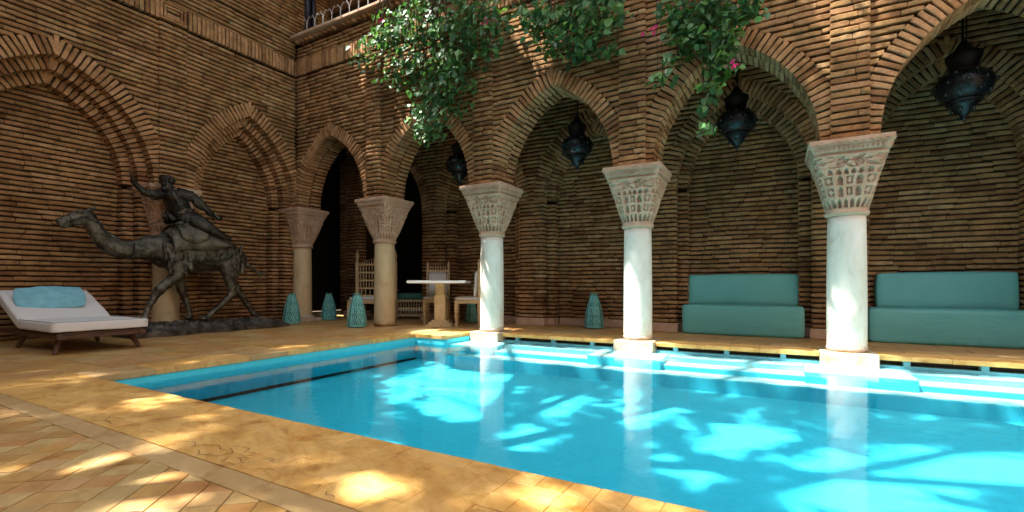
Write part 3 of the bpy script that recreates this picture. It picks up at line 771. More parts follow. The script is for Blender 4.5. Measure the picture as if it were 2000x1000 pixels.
for i in range(18):
    x = -7.95 + i*0.235; m_ = MB()
    m_.tube([(x, 6.02, LEDGE), (x, 6.02, LEDGE+0.27)], 0.011, 6)
    for s_ in (-1, 1):
        m_.tube([(x, 6.02, LEDGE+0.25), (x+s_*0.02, 6.02, LEDGE+0.33), (x+s_*0.075, 6.02, LEDGE+0.40), (x+s_*0.10, 6.02, LEDGE+0.36)], [0.009, 0.008, 0.008, 0.006], 5)
    m_.build('baluster', M['paleiron'], rail, True)

# ================================================================== GALLERY
PB = lambda s, z: (s, YB, z)
gw = thing('gallery_wall', 'shaded brick back wall of the gallery with blind arches behind the sofas', 'wall', (-3, YB+0.2, 0))
BA = [PArch((XC[i]+XC[i+1])/2, 0.87, 1.28) for i in range(5)]
CEIL = 4.02
mort = MB(); recs = []
def ex_b(z):
    e = []
    for i, a in enumerate(BA):
        h = a.half(z, 0.19 if z > SPR else 0.0)
        if h > 0: e.append((a.c-h, a.c+h))
    return e
r_, st = courses(PB, X_, Z_, NA, -8.58, 3.2, 0.14, CEIL, ex_b, pitch=0.07, D=0.16, Lr=(0.24, 0.44), wave=0.006); recs += r_; mortar(mort, st, PB, NA, 0.024, 0.5)
PQ = lambda s, z: (s, YB+1.15, z)
r_, st = courses(PQ, X_, Z_, NA, -10.1, -9.35, 0.0, CEIL, lambda z: []); recs += r_; mortar(mort, st, PQ, NA, 0.03, 0.3)
P1 = lambda s, z: (s, YB+0.16, z); P2b = lambda s, z: (s, YB+0.36, z)
for i, a in enumerate(BA[:4]):
    for c0, c1 in ((a.c-a.a-0.02, a.c-a.a+0.15), (a.c+a.a-0.15, a.c+a.a+0.02)):
        r_, st = courses(P1, X_, Z_, NA, c0, c1, 0.14, SPR, lambda z: [], D=0.19, Lr=(0.12, 0.2)); recs += r_; mortar(mort, st, P1, NA, 0.022, 0.25)
    inner = PArch(a.c, a.a-0.15, a.h-0.17)
    def exq(z, inner=inner):
        h = inner.half(z, 0.06); return [(inner.c-9, inner.c-h), (inner.c+h, inner.c+9)]
    r_, st = courses(P2b, X_, Z_, NA, a.c-1, a.c+1, 0.14, SPR+a.h, exq, Lr=(0.2, 0.40), wave=0.008); recs += r_; mortar(mort, st, P2b, NA, 0.022, 0.04)
def vis_b(o):
    t = (YF+0.25)/o[1]; x = o[0]*t; z = EYE + (o[2]-EYE)*t
    if any(abs(x-c) < (0.2 if z < 1.45 else 0.33) for c in XC): return False
    if z < SPR: return True
    return any(abs(x-a.c) < a.half(z) for a in ARC)
emit(recs, gw, 'brick', M['brick'], M['brick_j'], 300, vis_b, 'brickwork')
mort.build('mortar_bed', M['mortar'], gw, True)
m_ = MB(); m_.box((-1.2, YB+0.62, 2.0), (9.6, 0.3, 4.1)); m_.build('core', M['mortar'], gw, True)
for i, a in enumerate(BA):
    ring = bpy.data.objects.new('arch_ring', None); C.objects.link(ring); ring.location = (a.c, YB, SPR); setp(ring, gw, True)
    emit(a.voussoirs(PB, X_, Z_, NA, 0.19, 0.17, off=-0.008), ring, 'voussoir', M['vous'], M['vous_j'], 60, vis_b)
    if i < 4: emit(PArch(a.c, a.a-0.15, a.h-0.17).voussoirs(P1, X_, Z_, NA, 0.175, 0.2, off=0.0), ring, 'inner_voussoir', M['vous'], M['vous_j'], 50, vis_b)
    m_ = MB(); n = 20
    for arr, y0, y1, t in ((a, YB+0.018, YB+0.2, 0.18), (PArch(a.c, a.a-0.15, a.h-0.17), YB+0.18, YB+0.37, 0.17)):
        ph = math.acos(arr.k/arr.R)
        for side in (-1, 1):
            pts = [(arr.c + side*(-arr.k + (arr.R+0.016)*math.cos(ph*j/n)), SPR + (arr.R+0.016)*math.sin(ph*j/n)) for j in range(n+1)]
            pt2 = [(arr.c + side*(-arr.k + (arr.R+t)*math.cos(ph*j/n)), SPR + (arr.R+t)*math.sin(ph*j/n)) for j in range(n+1)]
            for j in range(n):
                m_.add([(pts[j][0], y0, pts[j][1]), (pts[j+1][0], y0, pts[j+1][1]), (pts[j+1][0], y1, pts[j+1][1]), (pts[j][0], y1, pts[j][1])], [(0, 1, 2, 3)])
                m_.add([(pts[j][0], y0, pts[j][1]), (pts[j+1][0], y0, pts[j+1][1]), (pt2[j+1][0], y0, pt2[j+1][1]), (pt2[j][0], y0, pt2[j][1])], [(0, 1, 2, 3)])
    m_.build('mortar_ring', M['mortar'], ring, True)
# base stones
def base_stone(x0, x1, y, h=0.14, d=0.3, proud=0.03):
    m_ = MB(); m_.box(((x0+x1)/2, y-proud+d/2, h/2), (x1-x0-0.004, d, h-0.004), 0.008); m_.build('base_stone', M['carved'], gw, True)
edges = []
for i in range(6):
    x = XC[i]; hw = 0.255
    
    base_stone(x-hw-0.02, x+hw+0.02, YB)
for a in BA[:4]:
    for s_ in (-1, 1): base_stone(a.c+s_*(a.a-0.075)-0.07, a.c+s_*(a.a-0.075)+0.07, YB+0.16, 0.138, 0.2, 0.025)
    w = 2*(a.a-0.15)/3
    for k in range(3): base_stone(a.c-a.a+0.15+k*w, a.c-a.a+0.15+(k+1)*w, YB+0.36, 0.136, 0.1, 0.02)
# dark room behind the open bay and the gallery's far end
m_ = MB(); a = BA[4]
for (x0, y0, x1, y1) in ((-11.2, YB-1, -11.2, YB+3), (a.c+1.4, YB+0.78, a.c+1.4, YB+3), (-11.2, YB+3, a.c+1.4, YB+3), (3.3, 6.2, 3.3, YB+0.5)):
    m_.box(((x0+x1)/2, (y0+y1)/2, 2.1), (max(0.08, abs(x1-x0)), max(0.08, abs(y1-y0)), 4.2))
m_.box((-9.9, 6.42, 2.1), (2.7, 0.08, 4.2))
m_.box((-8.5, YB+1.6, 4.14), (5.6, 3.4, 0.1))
m_.build('inner_room', M['dark'], gw, True)  # near-black walls put the gloom of the closed room into their colour
ceil = MB(); ceil.box((-3.5, 7.0, CEIL+0.06), (14, 2.0, 0.03)); ceil_o = ceil.build('ceiling', M['wood']); tag(ceil_o, kind='structure')
for k in range(24):
    x = -9.9 + k*0.561; m_ = MB(); m_.box((x, 6.98, CEIL-0.02), (0.10, 1.1, 0.13), 0.008); m_.build('beam', M['wood'], ceil_o, True)
for k in range(11):
    y = 6.5 + k*0.1; m_ = MB(); m_.box((-3.5, y+0.05, CEIL+0.036), (13.6, 0.094, 0.012)); m_.build('plank', M['wood'], ceil_o, True)
# ================================================================== COLUMNS
CAPB = 1.46
def capital_mesh():
    """round at the foot, square at the top, with carved rows of niches, rosettes and scrolls"""
    nz, ns = 84, 52; per = ns*4; h0, h1 = CAPB+0.05, 2.06
    vs_ = []
    def niche(x, y, w, h):           # depth of a pointed niche, foot at y=0
        if abs(x) > w or y < 0 or y > h: return 0.0
        top = h*(1 - (abs(x)/w)**1.7*0.55)
        if y > top: return 0.0
        e = min(1.0, (w-abs(x))/(0.3*w), (top-y)/(0.2*h)+0.25)
        return max(0.0, e)
    for iz in range(nz+1):
        t = iz/nz; z = h0 + (h1-h0)*t
        half = 0.192 + 0.135*(t**0.85) + 0.012*math.sin(t*math.pi)*-1
        ex = 2.0 + 9.0*max(0, t-0.08)**1.1
        for k in range(per):
            side, w = divmod(k, ns); s = (w/ns)*2-1     # -1..1 along the side
            q = math.pi/4*s + side*math.pi/2
            ca, sa = math.cos(q), math.sin(q)
            r = half/((abs(ca)**ex + abs(sa)**ex)**(1/ex))
            d = 0.0
            def cells(n, t0, t1, shift=0.0, dep=0.042, kind='n'):
                if not (t0 <= t < t1): return 0.0
                f = ((s+1)/2*n + shift) % 1.0; x = f-0.5; y = (t-t0)/(t1-t0)
                idx = int(math.floor((s+1)/2*n + shift))
                if kind == 'n': return dep*niche(x, y-0.06, 0.34, 0.86)
                if kind == 'alt':
                    if idx % 2: return dep*niche(x, y-0.04, 0.33, 0.9)
                    if abs(x) < 0.36 and 0.12 < y < 0.88:
                        edge = max(abs(x)/0.36, abs(y-0.5)/0.38)
                        if edge > 0.8: return dep*0.5
                        rr = math.hypot(x/0.30, (y-0.5)/0.34); an = math.atan2(y-0.5, x)
                        return dep*(0.15 if rr < 0.55+0.4*abs(math.cos(2*an)) else 0.55)
                    return 0.0
            d += cells(6, 0.03, 0.22) + cells(5, 0.24, 0.44, 0.0, 0.042, 'alt') + cells(5, 0.45, 0.64, 0.0, 0.042, 'alt') * 1.0
            d += cells(7, 0.60, 0.76, 0.5, 0.038, 'n') if t > 0.645 else 0.0
            if 0.77 <= t < 0.97:
                y = (t-0.77)/0.20; x = s*3.0
                g = math.sin(x*3.1+math.sin(y*5)*1.3)*math.cos(y*7.5+math.sin(x*2.6)) ; d += 0.020 if g > 0.05 else 0.0
                g2 = math.hypot((abs(s)-0.33)*2.4, (y-0.4)*1.0); d += 0.012 if 0.26 < g2 < 0.38 else 0
            if 0.765 < t < 0.775 or 0.985 < t: d -= 0.004
            rr = r - d*(0.75 if abs(s) > 0.93 else 1.0)
            vs_.append((rr*math.cos(q - math.pi/2), rr*math.sin(q - math.pi/2), z))
    fs = []
    for iz in range(nz):
        for k in range(per): fs.append((iz*per+k, iz*per+(k+1) % per, (iz+1)*per+(k+1) % per, (iz+1)*per+k))
    fs.append(tuple(nz*per+k for k in range(per)))
    me = bpy.data.meshes.new('capital'); me.from_pydata(vs_, [], fs); me.materials.append(M['carved']); me.update(); return me
def square_loft(mb_, prof):
    vs_ = []; n = len(prof)
    for w, z in prof:
        c = 0.012
        vs_ += [(-w+c, -w, z), (w-c, -w, z), (w, -w+c, z), (w, w-c, z), (w-c, w, z), (-w+c, w, z), (-w, w-c, z), (-w, -w+c, z)]
    fs = [tuple(range(7, -1, -1)), tuple((n-1)*8+i for i in range(8))]
    for r_ in range(n-1):
        for i in range(8): fs.append((r_*8+i, r_*8+(i+1) % 8, (r_+1)*8+(i+1) % 8, (r_+1)*8+i))
    mb_.add(vs_, fs)
cap_me = capital_mesh()
ab = MB(); square_loft(ab, [(0.300, 2.045), (0.312, 2.065), (0.316, 2.085), (0.322, 2.09), (0.345, 2.15), (0.356, 2.155), (0.362, 2.19), (0.362, SPR-0.002)]); ab_me = ab.mesh('abacus', M['carved'])
zz = MB()
for q in range(4):
    rm = Matrix.Rotation(q*math.pi/2, 3, 'Z'); n = 15
    for i in range(n):
        x = -0.30 + 0.60*(i+0.5)/n; w = 0.60/n*0.46
        pts = [(x-w, -0.3245, 2.094), (x+w, -0.3245, 2.094), (x, -0.3445, 2.142)]
        o2 = [(a, b-0.018, c) for a, b, c in pts]
        zz.add([rm @ Vector(p) for p in pts+o2], [(3, 4, 5), (0, 1, 4, 3), (1, 2, 5, 4), (2, 0, 3, 5)])
    for i in range(22):
        x0 = -0.355 + 0.71*i/22; x1 = x0 + 0.71/22; za, zb = (2.163, 2.183) if i % 2 else (2.183, 2.163)
        zz.add([rm @ Vector(p) for p in [(x0, -0.370, za), (x1, -0.370, zb), (x1, -0.370, zb+0.009), (x0, -0.370, za+0.009), (x0, -0.355, za), (x1, -0.355, zb), (x1, -0.355, zb+0.009), (x0, -0.355, za+0.009)]],
               [(0, 1, 2, 3), (0, 4, 5, 1), (3, 2, 6, 7)])
zz_me = zz.mesh('ornament_band', M['carved'])
sh = MB(); prof = []
for i in range(15):
    t = i/14; prof.append((0.182 - 0.010*t + 0.004*math.sin(t*math.pi), 0.004 + (CAPB-0.004)*t))
sh.lathe(prof, 40); sh_me = sh.mesh('shaft', M['shaft'], True); sh2_me = sh.mesh('shaft', M['shaft_c'], True)
ring = MB(); ring.lathe([(0.172, CAPB-0.005), (0.190, CAPB), (0.202, CAPB+0.014), (0.206, CAPB+0.028), (0.200, CAPB+0.042), (0.192, CAPB+0.056)], 40); ring_me = ring.mesh('neck_ring', M['carved'], True)
foot = MB(); foot.lathe([(0.176, 0.012), (0.186, 0.034), (0.188, 0.06), (0.180, 0.075)], 40); foot_me = foot.mesh('foot_ring', M['shaft'], True); foot2_me = foot.mesh('foot_ring', M['shaft_c'], True)
pl = MB(); pl.box((0, 0, -0.095), (0.50, 0.50, 0.22), 0.012); pl_me = pl.mesh('plinth', M['plinth'])
pl2 = MB(); pl2.box((0, 0, 0.035), (0.52, 0.52, 0.07), 0.01); pl2.lathe([(0.225, 0.07), (0.232, 0.09), (0.22, 0.108), (0.198, 0.118), (0.19, 0.13)], 36); pl2_me = pl2.mesh('plinth', M['plinth'])
spots = [(XC[0], YC, 'marble column at the pool edge beyond the right hand sofa'), (XC[1], YC, 'nearest pale marble column with carved capital, standing in the pool between the two teal sofas'),
         (XC[2], YC, 'marble column at the pool edge just left of the first teal sofa'), (XC[3], YC, 'white sunlit marble column at the pool corner beside the dining table'),
         (XC[4], YC, 'cream column on dry floor left of the white table, carved tan capital'), (XC[5], YC, 'cream corner column with moulded base where the two brick walls meet'),
         (-8.36, 3.78, 'shadowed ochre column against the left wall behind the bronze camel')]
for i, (x, y, lab) in enumerate(spots):
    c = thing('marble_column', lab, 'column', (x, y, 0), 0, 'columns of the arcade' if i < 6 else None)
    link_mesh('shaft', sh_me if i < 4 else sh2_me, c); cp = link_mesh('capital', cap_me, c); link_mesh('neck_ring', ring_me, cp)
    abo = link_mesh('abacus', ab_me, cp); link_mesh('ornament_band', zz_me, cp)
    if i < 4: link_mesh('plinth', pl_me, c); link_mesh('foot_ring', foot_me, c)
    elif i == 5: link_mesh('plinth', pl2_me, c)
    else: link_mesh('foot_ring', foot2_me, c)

# ================================================================== CAMEL STATUE
def remeshed(mb_, name, mat, vox, smooth=4, disp=0.0, dscale=14.0):
    me = mb_.mesh(name, mat); o = bpy.data.objects.new(name, me); C.objects.link(o)
    m1 = o.modifiers.new('r', 'REMESH'); m1.mode = 'VOXEL'; m1.voxel_size = vox
    m2 = o.modifiers.new('s', 'SMOOTH'); m2.factor = 0.5; m2.iterations = smooth
    dg = bpy.context.evaluated_depsgraph_get(); dg.update(); ev = o.evaluated_get(dg)
    out = bpy.data.meshes.new_from_object(ev); C.objects.unlink(o); bpy.data.objects.remove(o)
    if disp:
        n = len(out.vertices); co = np.empty(n*3); out.vertices.foreach_get('co', co); co = co.reshape(-1, 3)
        no = np.array([v.normal[:] for v in out.vertices])
        dv = np.array([mn.fractal(Vector(p*dscale), 0.8, 2.1, 3) for p in co])
        co += no*dv[:, None]*disp; out.vertices.foreach_set('co', co.ravel()); out.update()
    out.name = name
    if not out.materials: out.materials.append(mat)
    out.polygons.foreach_set('use_smooth', [True]*len(out.polygons)); return out
XS = -7.80
st = thing('camel_statue', 'dark bronze statue of a walking camel and its rider on a cast rocky base', 'statue', (XS, 4.15, 0))
def P3(dx, y, z): return (XS+dx, y, z)
def limb(mb_, pts, seg=12, k=1.0):
    """pts: (dx, y, z, ry, rx): tapered chain with balls at the joints"""
    pts = [(*p[:3], p[3]*k, p[4]*k) for p in pts]
    for i in range(len(pts)-1):
        a, b = pts[i], pts[i+1]; n = 5; q = []; rr = []
        for w in range(n+1):
            t = w/n; q.append(P3(*[a[j]*(1-t)+b[j]*t for j in range(3)])); rr.append(tuple(a[j]*(1-t)+b[j]*t for j in (4, 3)))
        mb_.tube(q, rr, seg)
    for p in pts: mb_.ball(P3(*p[:3]), (p[4], p[3], p[3]), 12, 8)
cm = MB()
limb(cm, [(0, 3.33, 1.25, .165, .13), (0, 3.55, 1.22, .245, .18), (0, 3.80, 1.23, .30, .225), (0, 4.10, 1.24, .285, .23), (0, 4.36, 1.20, .235, .20), (0, 4.53, 1.12, .19, .165), (0, 4.62, 1.10, .10, .09)], 18, 1.07)
limb(cm, [(0, 3.72, 1.46, .12, .12), (0, 3.86, 1.54, .13, .10), (0, 4.05, 1.46, .13, .12)])                       # hump
limb(cm, [(0, 3.45, 1.24, .17, .13), (0, 3.25, 1.225, .125, .10), (0, 3.08, 1.205, .108, .085), (0, 2.93, 1.215, .10, .078), (0, 2.82, 1.29, .095, .072), (0, 2.74, 1.41, .085, .066), (0, 2.68, 1.53, .078, .062), (0, 2.63, 1.60, .072, .06)], 14, 1.16)
limb(cm, [(0, 2.65, 1.60, .075, .062), (0, 2.57, 1.605, .078, .060), (0, 2.49, 1.575, .062, .050), (0, 2.41, 1.525, .048, .042), (0, 2.375, 1.495, .040, .036)], 14, 1.12)      # head
limb(cm, [(0, 2.60, 1.54, .05, .045), (0, 2.50, 1.505, .034, .034), (0, 2.42, 1.468, .022, .028)])                # lower jaw
cm.ball(P3(0.0, 2.350, 1.522), (.034, .026, .030)); cm.ball(P3(0.0, 2.395, 1.447), (.028, .036, .016)); cm.ball(P3(0.058, 2.535, 1.652), (.020, .040, .022)); cm.ball(P3(-0.058, 2.535, 1.652), (.020, .040, .022))
for s_ in (-1, 1): limb(cm, [(s_*0.048, 2.645, 1.665, .024, .022), (s_*0.068, 2.672, 1.712, .024, .014), (s_*0.072, 2.69, 1.745, .010, .010)])
# legs: near side +x, far side -x
limb(cm, [(.12, 3.60, 1.16, .15, .08), (.14, 3.64, 1.02, .125, .07), (.15, 3.64, .91, .085, .06), (.15, 3.52, .775, .062, .05), (.15, 3.385, .65, .060, .05), (.15, 3.33, .56, .042, .036), (.15, 3.265, .44, .036, .032), (.15, 3.215, .30, .036, .034), (.15, 3.195, .245, .05, .046)], 12, 1.18)
cm.ball(P3(.15, 3.165, .222), (.055, .075, .034))
limb(cm, [(-.12, 3.66, 1.14, .14, .08), (-.14, 3.74, .98, .10, .065), (-.15, 3.78, .80, .065, .05), (-.15, 3.81, .66, .056, .048), (-.15, 3.855, .54, .042, .036), (-.15, 3.90, .40, .036, .033), (-.15, 3.93, .28, .036, .034)], 12, 1.18)
cm.ball(P3(-.15, 3.915, .222), (.055, .08, .034))
limb(cm, [(.11, 4.42, 1.12, .17, .09), (.14, 4.40, .98, .135, .075), (.15, 4.38, .84, .095, .062), (.15, 4.40, .70, .065, .05), (.15, 4.425, .60, .058, .044), (.15, 4.36, .52, .044, .036), (.15, 4.21, .38, .038, .033), (.15, 4.07, .265, .040, .036)], 12, 1.18)
cm.ball(P3(.15, 3.985, .215), (.055, .085, .034))
limb(cm, [(-.11, 4.50, 1.08, .16, .09), (-.14, 4.55, .90, .11, .07), (-.15, 4.60, .73, .07, .05), (-.15, 4.70, .60, .058, .045), (-.15, 4.79, .47, .042, .036), (-.15, 4.89, .31, .038, .034), (-.15, 4.96, .215, .042, .04)], 12, 1.18)
cm.ball(P3(-.15, 5.03, .20), (.055, .08, .036))
limb(cm, [(.05, 4.66, 1.12, .04, .04), (.08, 4.72, 1.05, .028, .028), (.11, 4.82, .96, .024, .024), (.13, 4.95, .90, .026, .026), (.13, 5.03, .87, .012, .012)])
limb(cm, [(.12, 4.84, .94, .016, .016), (.13, 4.90, .83, .012, .012), (.13, 4.93, .77, .007, .007)])
for k in range(60):        # shaggy shoulder and thigh locks, throat mane
    y = random.uniform(3.42, 3.78) if k % 3 else random.uniform(4.3, 4.6); z = random.uniform(0.92, 1.34); cm.ball(P3(0.185+random.uniform(-.03, .035), y, z), (.025, random.uniform(.018, .035), random.uniform(.05, .09)), 8, 6)
for k in range(14):
    y = 2.72 + k*0.022; cm.ball(P3(0, y+0.06, 1.45-k*0.017), (.03, .03, .05), 8, 6)
camel_me = remeshed(cm, 'camel', M['bronze'], 0.010, 3, 0.008, 15.0)
camel_o = link_mesh('camel', camel_me, st, True)
m_ = MB(); m_.tube([P3(math.cos(q)*0.103, 3.10+0.02*math.sin(q), 1.207+math.sin(q)*0.118) for q in [k*math.pi/10 for k in range(21)]], 0.014, 6); m_.build('collar', M['bronze_d'], st, True, True)
m_ = MB()
for s_ in (-1, 1): m_.tube([P3(s_*0.045, 2.46, 1.53), P3(s_*0.066, 2.56, 1.59), P3(s_*0.066, 2.63, 1.60)], 0.008, 5)
m_.tube([P3(math.cos(q)*0.052, 2.455, 1.548+math.sin(q)*0.056) for q in [k*math.pi/8 for k in range(17)]], 0.008, 5)
m_.tube([P3(0.06, 2.60, 1.58), P3(0.10, 2.95, 1.45), P3(0.10, 3.35, 1.60), P3(0.06, 3.58, 1.76)], 0.006, 5)
m_.build('bridle', M['bronze_d'], st, True, True)
# saddle blanket: three draped cloth panels over the hump and back
def drape(y0, y1, z_edge, name, mat, lift, ztop):
    n, k = 14, 14; vs_ = []; fs = []
    for i in range(n+1):
        t = i/n; y = y0+(y1-y0)*t
        for j in range(k+1):
            u_ = j/k*2-1; top = ztop(y); a = u_*1.25; ze = z_edge(t)
            rx = 0.272+lift; f = abs(u_)
            x = rx*math.sin(min(1.0, f*1.05)*math.pi/2)*(1 if u_ > 0 else -1); z = top - (top-ze)*(f**1.9)
            z += lift + 0.006*math.sin(y*40+j); vs_.append(P3(x, y, z))
    for i in range(n):
        for j in range(k): fs.append((i*(k+1)+j, (i+1)*(k+1)+j, (i+1)*(k+1)+j+1, i*(k+1)+j+1))
    m_ = MB(); m_.add(vs_, fs); o = m_.build(name, M[mat], st, True, True)
    sm = o.modifiers.new('t', 'SOLIDIFY'); sm.thickness = 0.018; return o
ztop = lambda y: 1.68 - 1.15*(y-3.83)**2 if y > 3.83 else 1.68 - 2.0*(y-3.83)**2
drape(3.52, 4.42, lambda t: 1.20 + 0.12*t + 0.02*math.sin(t*9), 'saddle_blanket', 'bronze_b', 0.0, lambda y: ztop(y)-0.02)
drape(3.60, 3.98, lambda t: 1.30 + 0.16*abs(t-0.5), 'saddle_cloth', 'bronze_b', 0.022, ztop)
m_ = MB(); m_.tube([P3(-.1, 3.60, 1.66), P3(0, 3.56, 1.78), P3(.1, 3.60, 1.66)], [.05, .04, .05], 10); m_.tube([P3(0, 3.57, 1.70), P3(0, 3.50, 1.735)], [.05, .028], 8); m_.build('saddle_horn', M['bronze_d'], st, True, True)
m_ = MB()
for k in range(11): m_.tube([P3(.21, 3.66+k*0.022, 1.60), P3(.245, 3.66+k*0.024, 1.55)], 0.006, 5)
m_.build('fringe', M['bronze_b'], st, True)
# rider: one body, leaning forward, one arm raised, rifle across the other
rd = MB()
limb(rd, [(0, 3.80, 1.72, .125, .15), (0, 3.735, 1.83, .105, .125), (0, 3.675, 1.94, .11, .14), (0, 3.62, 2.03, .085, .13), (0, 3.595, 2.085, .045, .05), (0, 3.575, 2.13, .042, .042)], 14, 1.32)
limb(rd, [(0.01, 3.555, 2.165, .062, .052), (0.01, 3.545, 2.205, .066, .058)], 12, 1.25)
rd.ball(P3(0.065, 3.478, 2.185), (.016, .024, .022)); rd.ball(P3(0.035, 3.50, 2.125), (.036, .04, .036))
limb(rd, [(-.06, 3.575, 2.055, .055, .06), (-.12, 3.46, 2.05, .048, .048), (-.13, 3.33, 2.05, .040, .040), (-.10, 3.24, 2.11, .030, .030), (-.08, 3.165, 2.17, .026, .026)], 12, 1.36)
for k in range(4): limb(rd, [(-.08+.012*k-.02, 3.16, 2.175, .012, .012), (-.06+.012*k-.02, 3.135, 2.20, .011, .011), (-.045+.012*k-.02, 3.145, 2.225, .010, .010)], 6)
limb(rd, [(-.04, 3.165, 2.165, .011, .011), (-.025, 3.15, 2.185, .010, .010)], 6)
limb(rd, [(.12, 3.66, 2.05, .060, .060), (.19, 3.79, 2.03, .052, .052), (.22, 3.89, 1.96, .045, .045), (.24, 3.97, 1.87, .033, .033), (.245, 4.035, 1.80, .028, .028)], 12, 1.36)
for k in range(4): limb(rd, [(.245+.01*k-.015, 4.04, 1.795-.006*k, .012, .012), (.265+.006*k, 4.065, 1.775-.01*k, .011, .011), (.25, 4.075, 1.755-.01*k, .010, .010)], 6)
limb(rd, [(.235, 4.03, 1.80, .012, .012), (.262, 4.04, 1.815, .010, .010)], 6)
for s_ in (-1, 1):
    limb(rd, [(s_*.09, 3.80, 1.70, .11, .10), (s_*.20, 3.86, 1.66, .095, .08), (s_*.265, 3.96, 1.60, .075, .065), (s_*.285, 4.08, 1.535, .05, .05), (s_*.285, 4.20, 1.48, .036, .036), (s_*.285, 4.26, 1.465, .03, .03)], 12, 1.35)
    limb(rd, [(s_*.285, 4.24, 1.475, .03, .028), (s_*.29, 4.30, 1.455, .022, .026)])
limb(rd, [(0.0, 3.90, 1.76, .08, .19), (0.0, 4.02, 1.70, .055, .20), (0.0, 4.12, 1.62, .03, .20)])     # robe over the saddle
for s_ in (-1, 1):       # baggy trousers in folds, loose tunic hem and sleeves
    for k in range(5): rd.ball(P3(s_*(.17+.02*k), 3.78+.045*k, 1.69-.022*k), (.085, .05, .10-.008*k), 12, 8)
    limb(rd, [(s_*.13, 3.74, 1.80, .05, .06), (s_*.17, 3.84, 1.70, .035, .05), (s_*.20, 3.92, 1.62, .02, .03)])
for k in range(7): limb(rd, [(.11-.03*k, 3.69-.012*k, 2.0, .014, .014), (.135-.035*k, 3.74, 1.90, .016, .016), (.15-.04*k, 3.76, 1.80, .018, .018)], 6)
limb(rd, [(-.13, 3.45, 2.03, .07, .055), (-.13, 3.42, 1.985, .03, .03)]); limb(rd, [(.22, 3.86, 1.95, .075, .06), (.225, 3.88, 1.89, .03, .035)])
rider_me = remeshed(rd, 'rider', M['bronze_d'], 0.007, 2, 0.004, 26.0)
link_mesh('rider', rider_me, st, True)
m_ = MB()
for k in range(5): m_.tube([P3(0.01+math.cos(q)*(.080-.007*abs(k-2)), 3.55+math.sin(q)*(.086-.007*abs(k-2)), 2.225+0.019*k+0.008*math.sin(q+k)) for q in [j*math.pi/9 for j in range(19)]], 0.020, 6)
m_.ball(P3(0.01, 3.555, 2.285), (.068, .074, .05)); m_.build('turban', M['bronze_d'], st, True, True)
m_ = MB()
for k in range(3): m_.tube([P3(math.cos(q)*.165, 3.755+math.sin(q)*.135, 1.80+0.022*k+0.012*math.sin(q)) for q in [j*math.pi/10 for j in range(21)]], 0.016, 6)
m_.tube([P3(.10, 3.56, 2.06), P3(.11, 3.60, 1.97), P3(.02, 3.60, 1.88), P3(-.10, 3.66, 1.82)], 0.014, 6); m_.build('sash', M['bronze_b'], st, True, True)
m_ = MB(); m_.tube([P3(-.07, 3.19, 2.11), P3(-.07, 3.145, 2.22), P3(-.07, 3.115, 2.34)], [.014, .012, .006], 6); m_.tube([P3(-.11, 3.15, 2.225), P3(-.03, 3.15, 2.225)], 0.01, 6); m_.build('raised_dagger', M['bronze_d'], st, True, True)
m_ = MB(); m_.tube([P3(.20, 3.84, 2.08), P3(.265, 3.98, 1.90), P3(.29, 4.06, 1.80)], [.012, .014, .018], 8); m_.tube([P3(.29, 4.06, 1.80), P3(.30, 4.11, 1.755), P3(.30, 4.16, 1.74)], [.018, .032, .036], 8); m_.build('rifle', M['gem'], st, True, True)
m_ = MB(); m_.tube([P3(-.02, 3.72, 2.16), P3(-.10, 3.50, 2.225), P3(-.12, 3.44, 2.245)], [.010, .008, .006], 6); m_.tube([P3(-.02, 3.70, 2.165), P3(.10, 3.86, 2.11)], [.02, .028], 8); m_.build('slung_gun', M['bronze_d'], st, True, True)
m_ = MB(); m_.tube([P3(.2, 3.54, 1.60), P3(.24, 3.62, 1.625), P3(.25, 3.68, 1.63)], [.015, .028, .012], 8); m_.build('scabbard', M['gem'], st, True, True)
# rocky base
bs = MB(); n, k = 120, 40; vs_ = []; fs = []
for i in range(n+1):
    for j in range(k+1):
        y = 3.00+(5.34-3.00)*i/n; w = 0.36-0.04*math.sin(i*0.175)-0.05*(1 if i in (0, n) else 0); x = (j/k*2-1)*w
        e = min(1.0, 4*min(j, k-j)/k+0.12, 6*min(i, n-i)/n+0.12)
        z = (0.06 + 0.115*min(1.0, e) - 0.028*(i/n)) + 0.042*mn.fractal(Vector((x*13, y*13, 0)), 0.7, 2.2, 4)*e
        vs_.append(P3(x, y, max(0.03, z)))
for i in range(n):
    for j in range(k): fs.append((i*(k+1)+j, (i+1)*(k+1)+j, (i+1)*(k+1)+j+1, i*(k+1)+j+1))
rim = [i*(k+1) for i in range(n+1)] + [n*(k+1)+j for j in range(1, k+1)] + [i*(k+1)+k for i in range(n-1, -1, -1)] + [j for j in range(k-1, 0, -1)]
b0 = len(vs_); vs_ += [(vs_[q][0], vs_[q][1], 0.0) for q in rim]
for q in range(len(rim)): fs.append((rim[q], rim[(q+1) % len(rim)], b0+(q+1) % len(rim), b0+q))
bs.add(vs_, fs); bs.build('base', M['rock'], st, True)

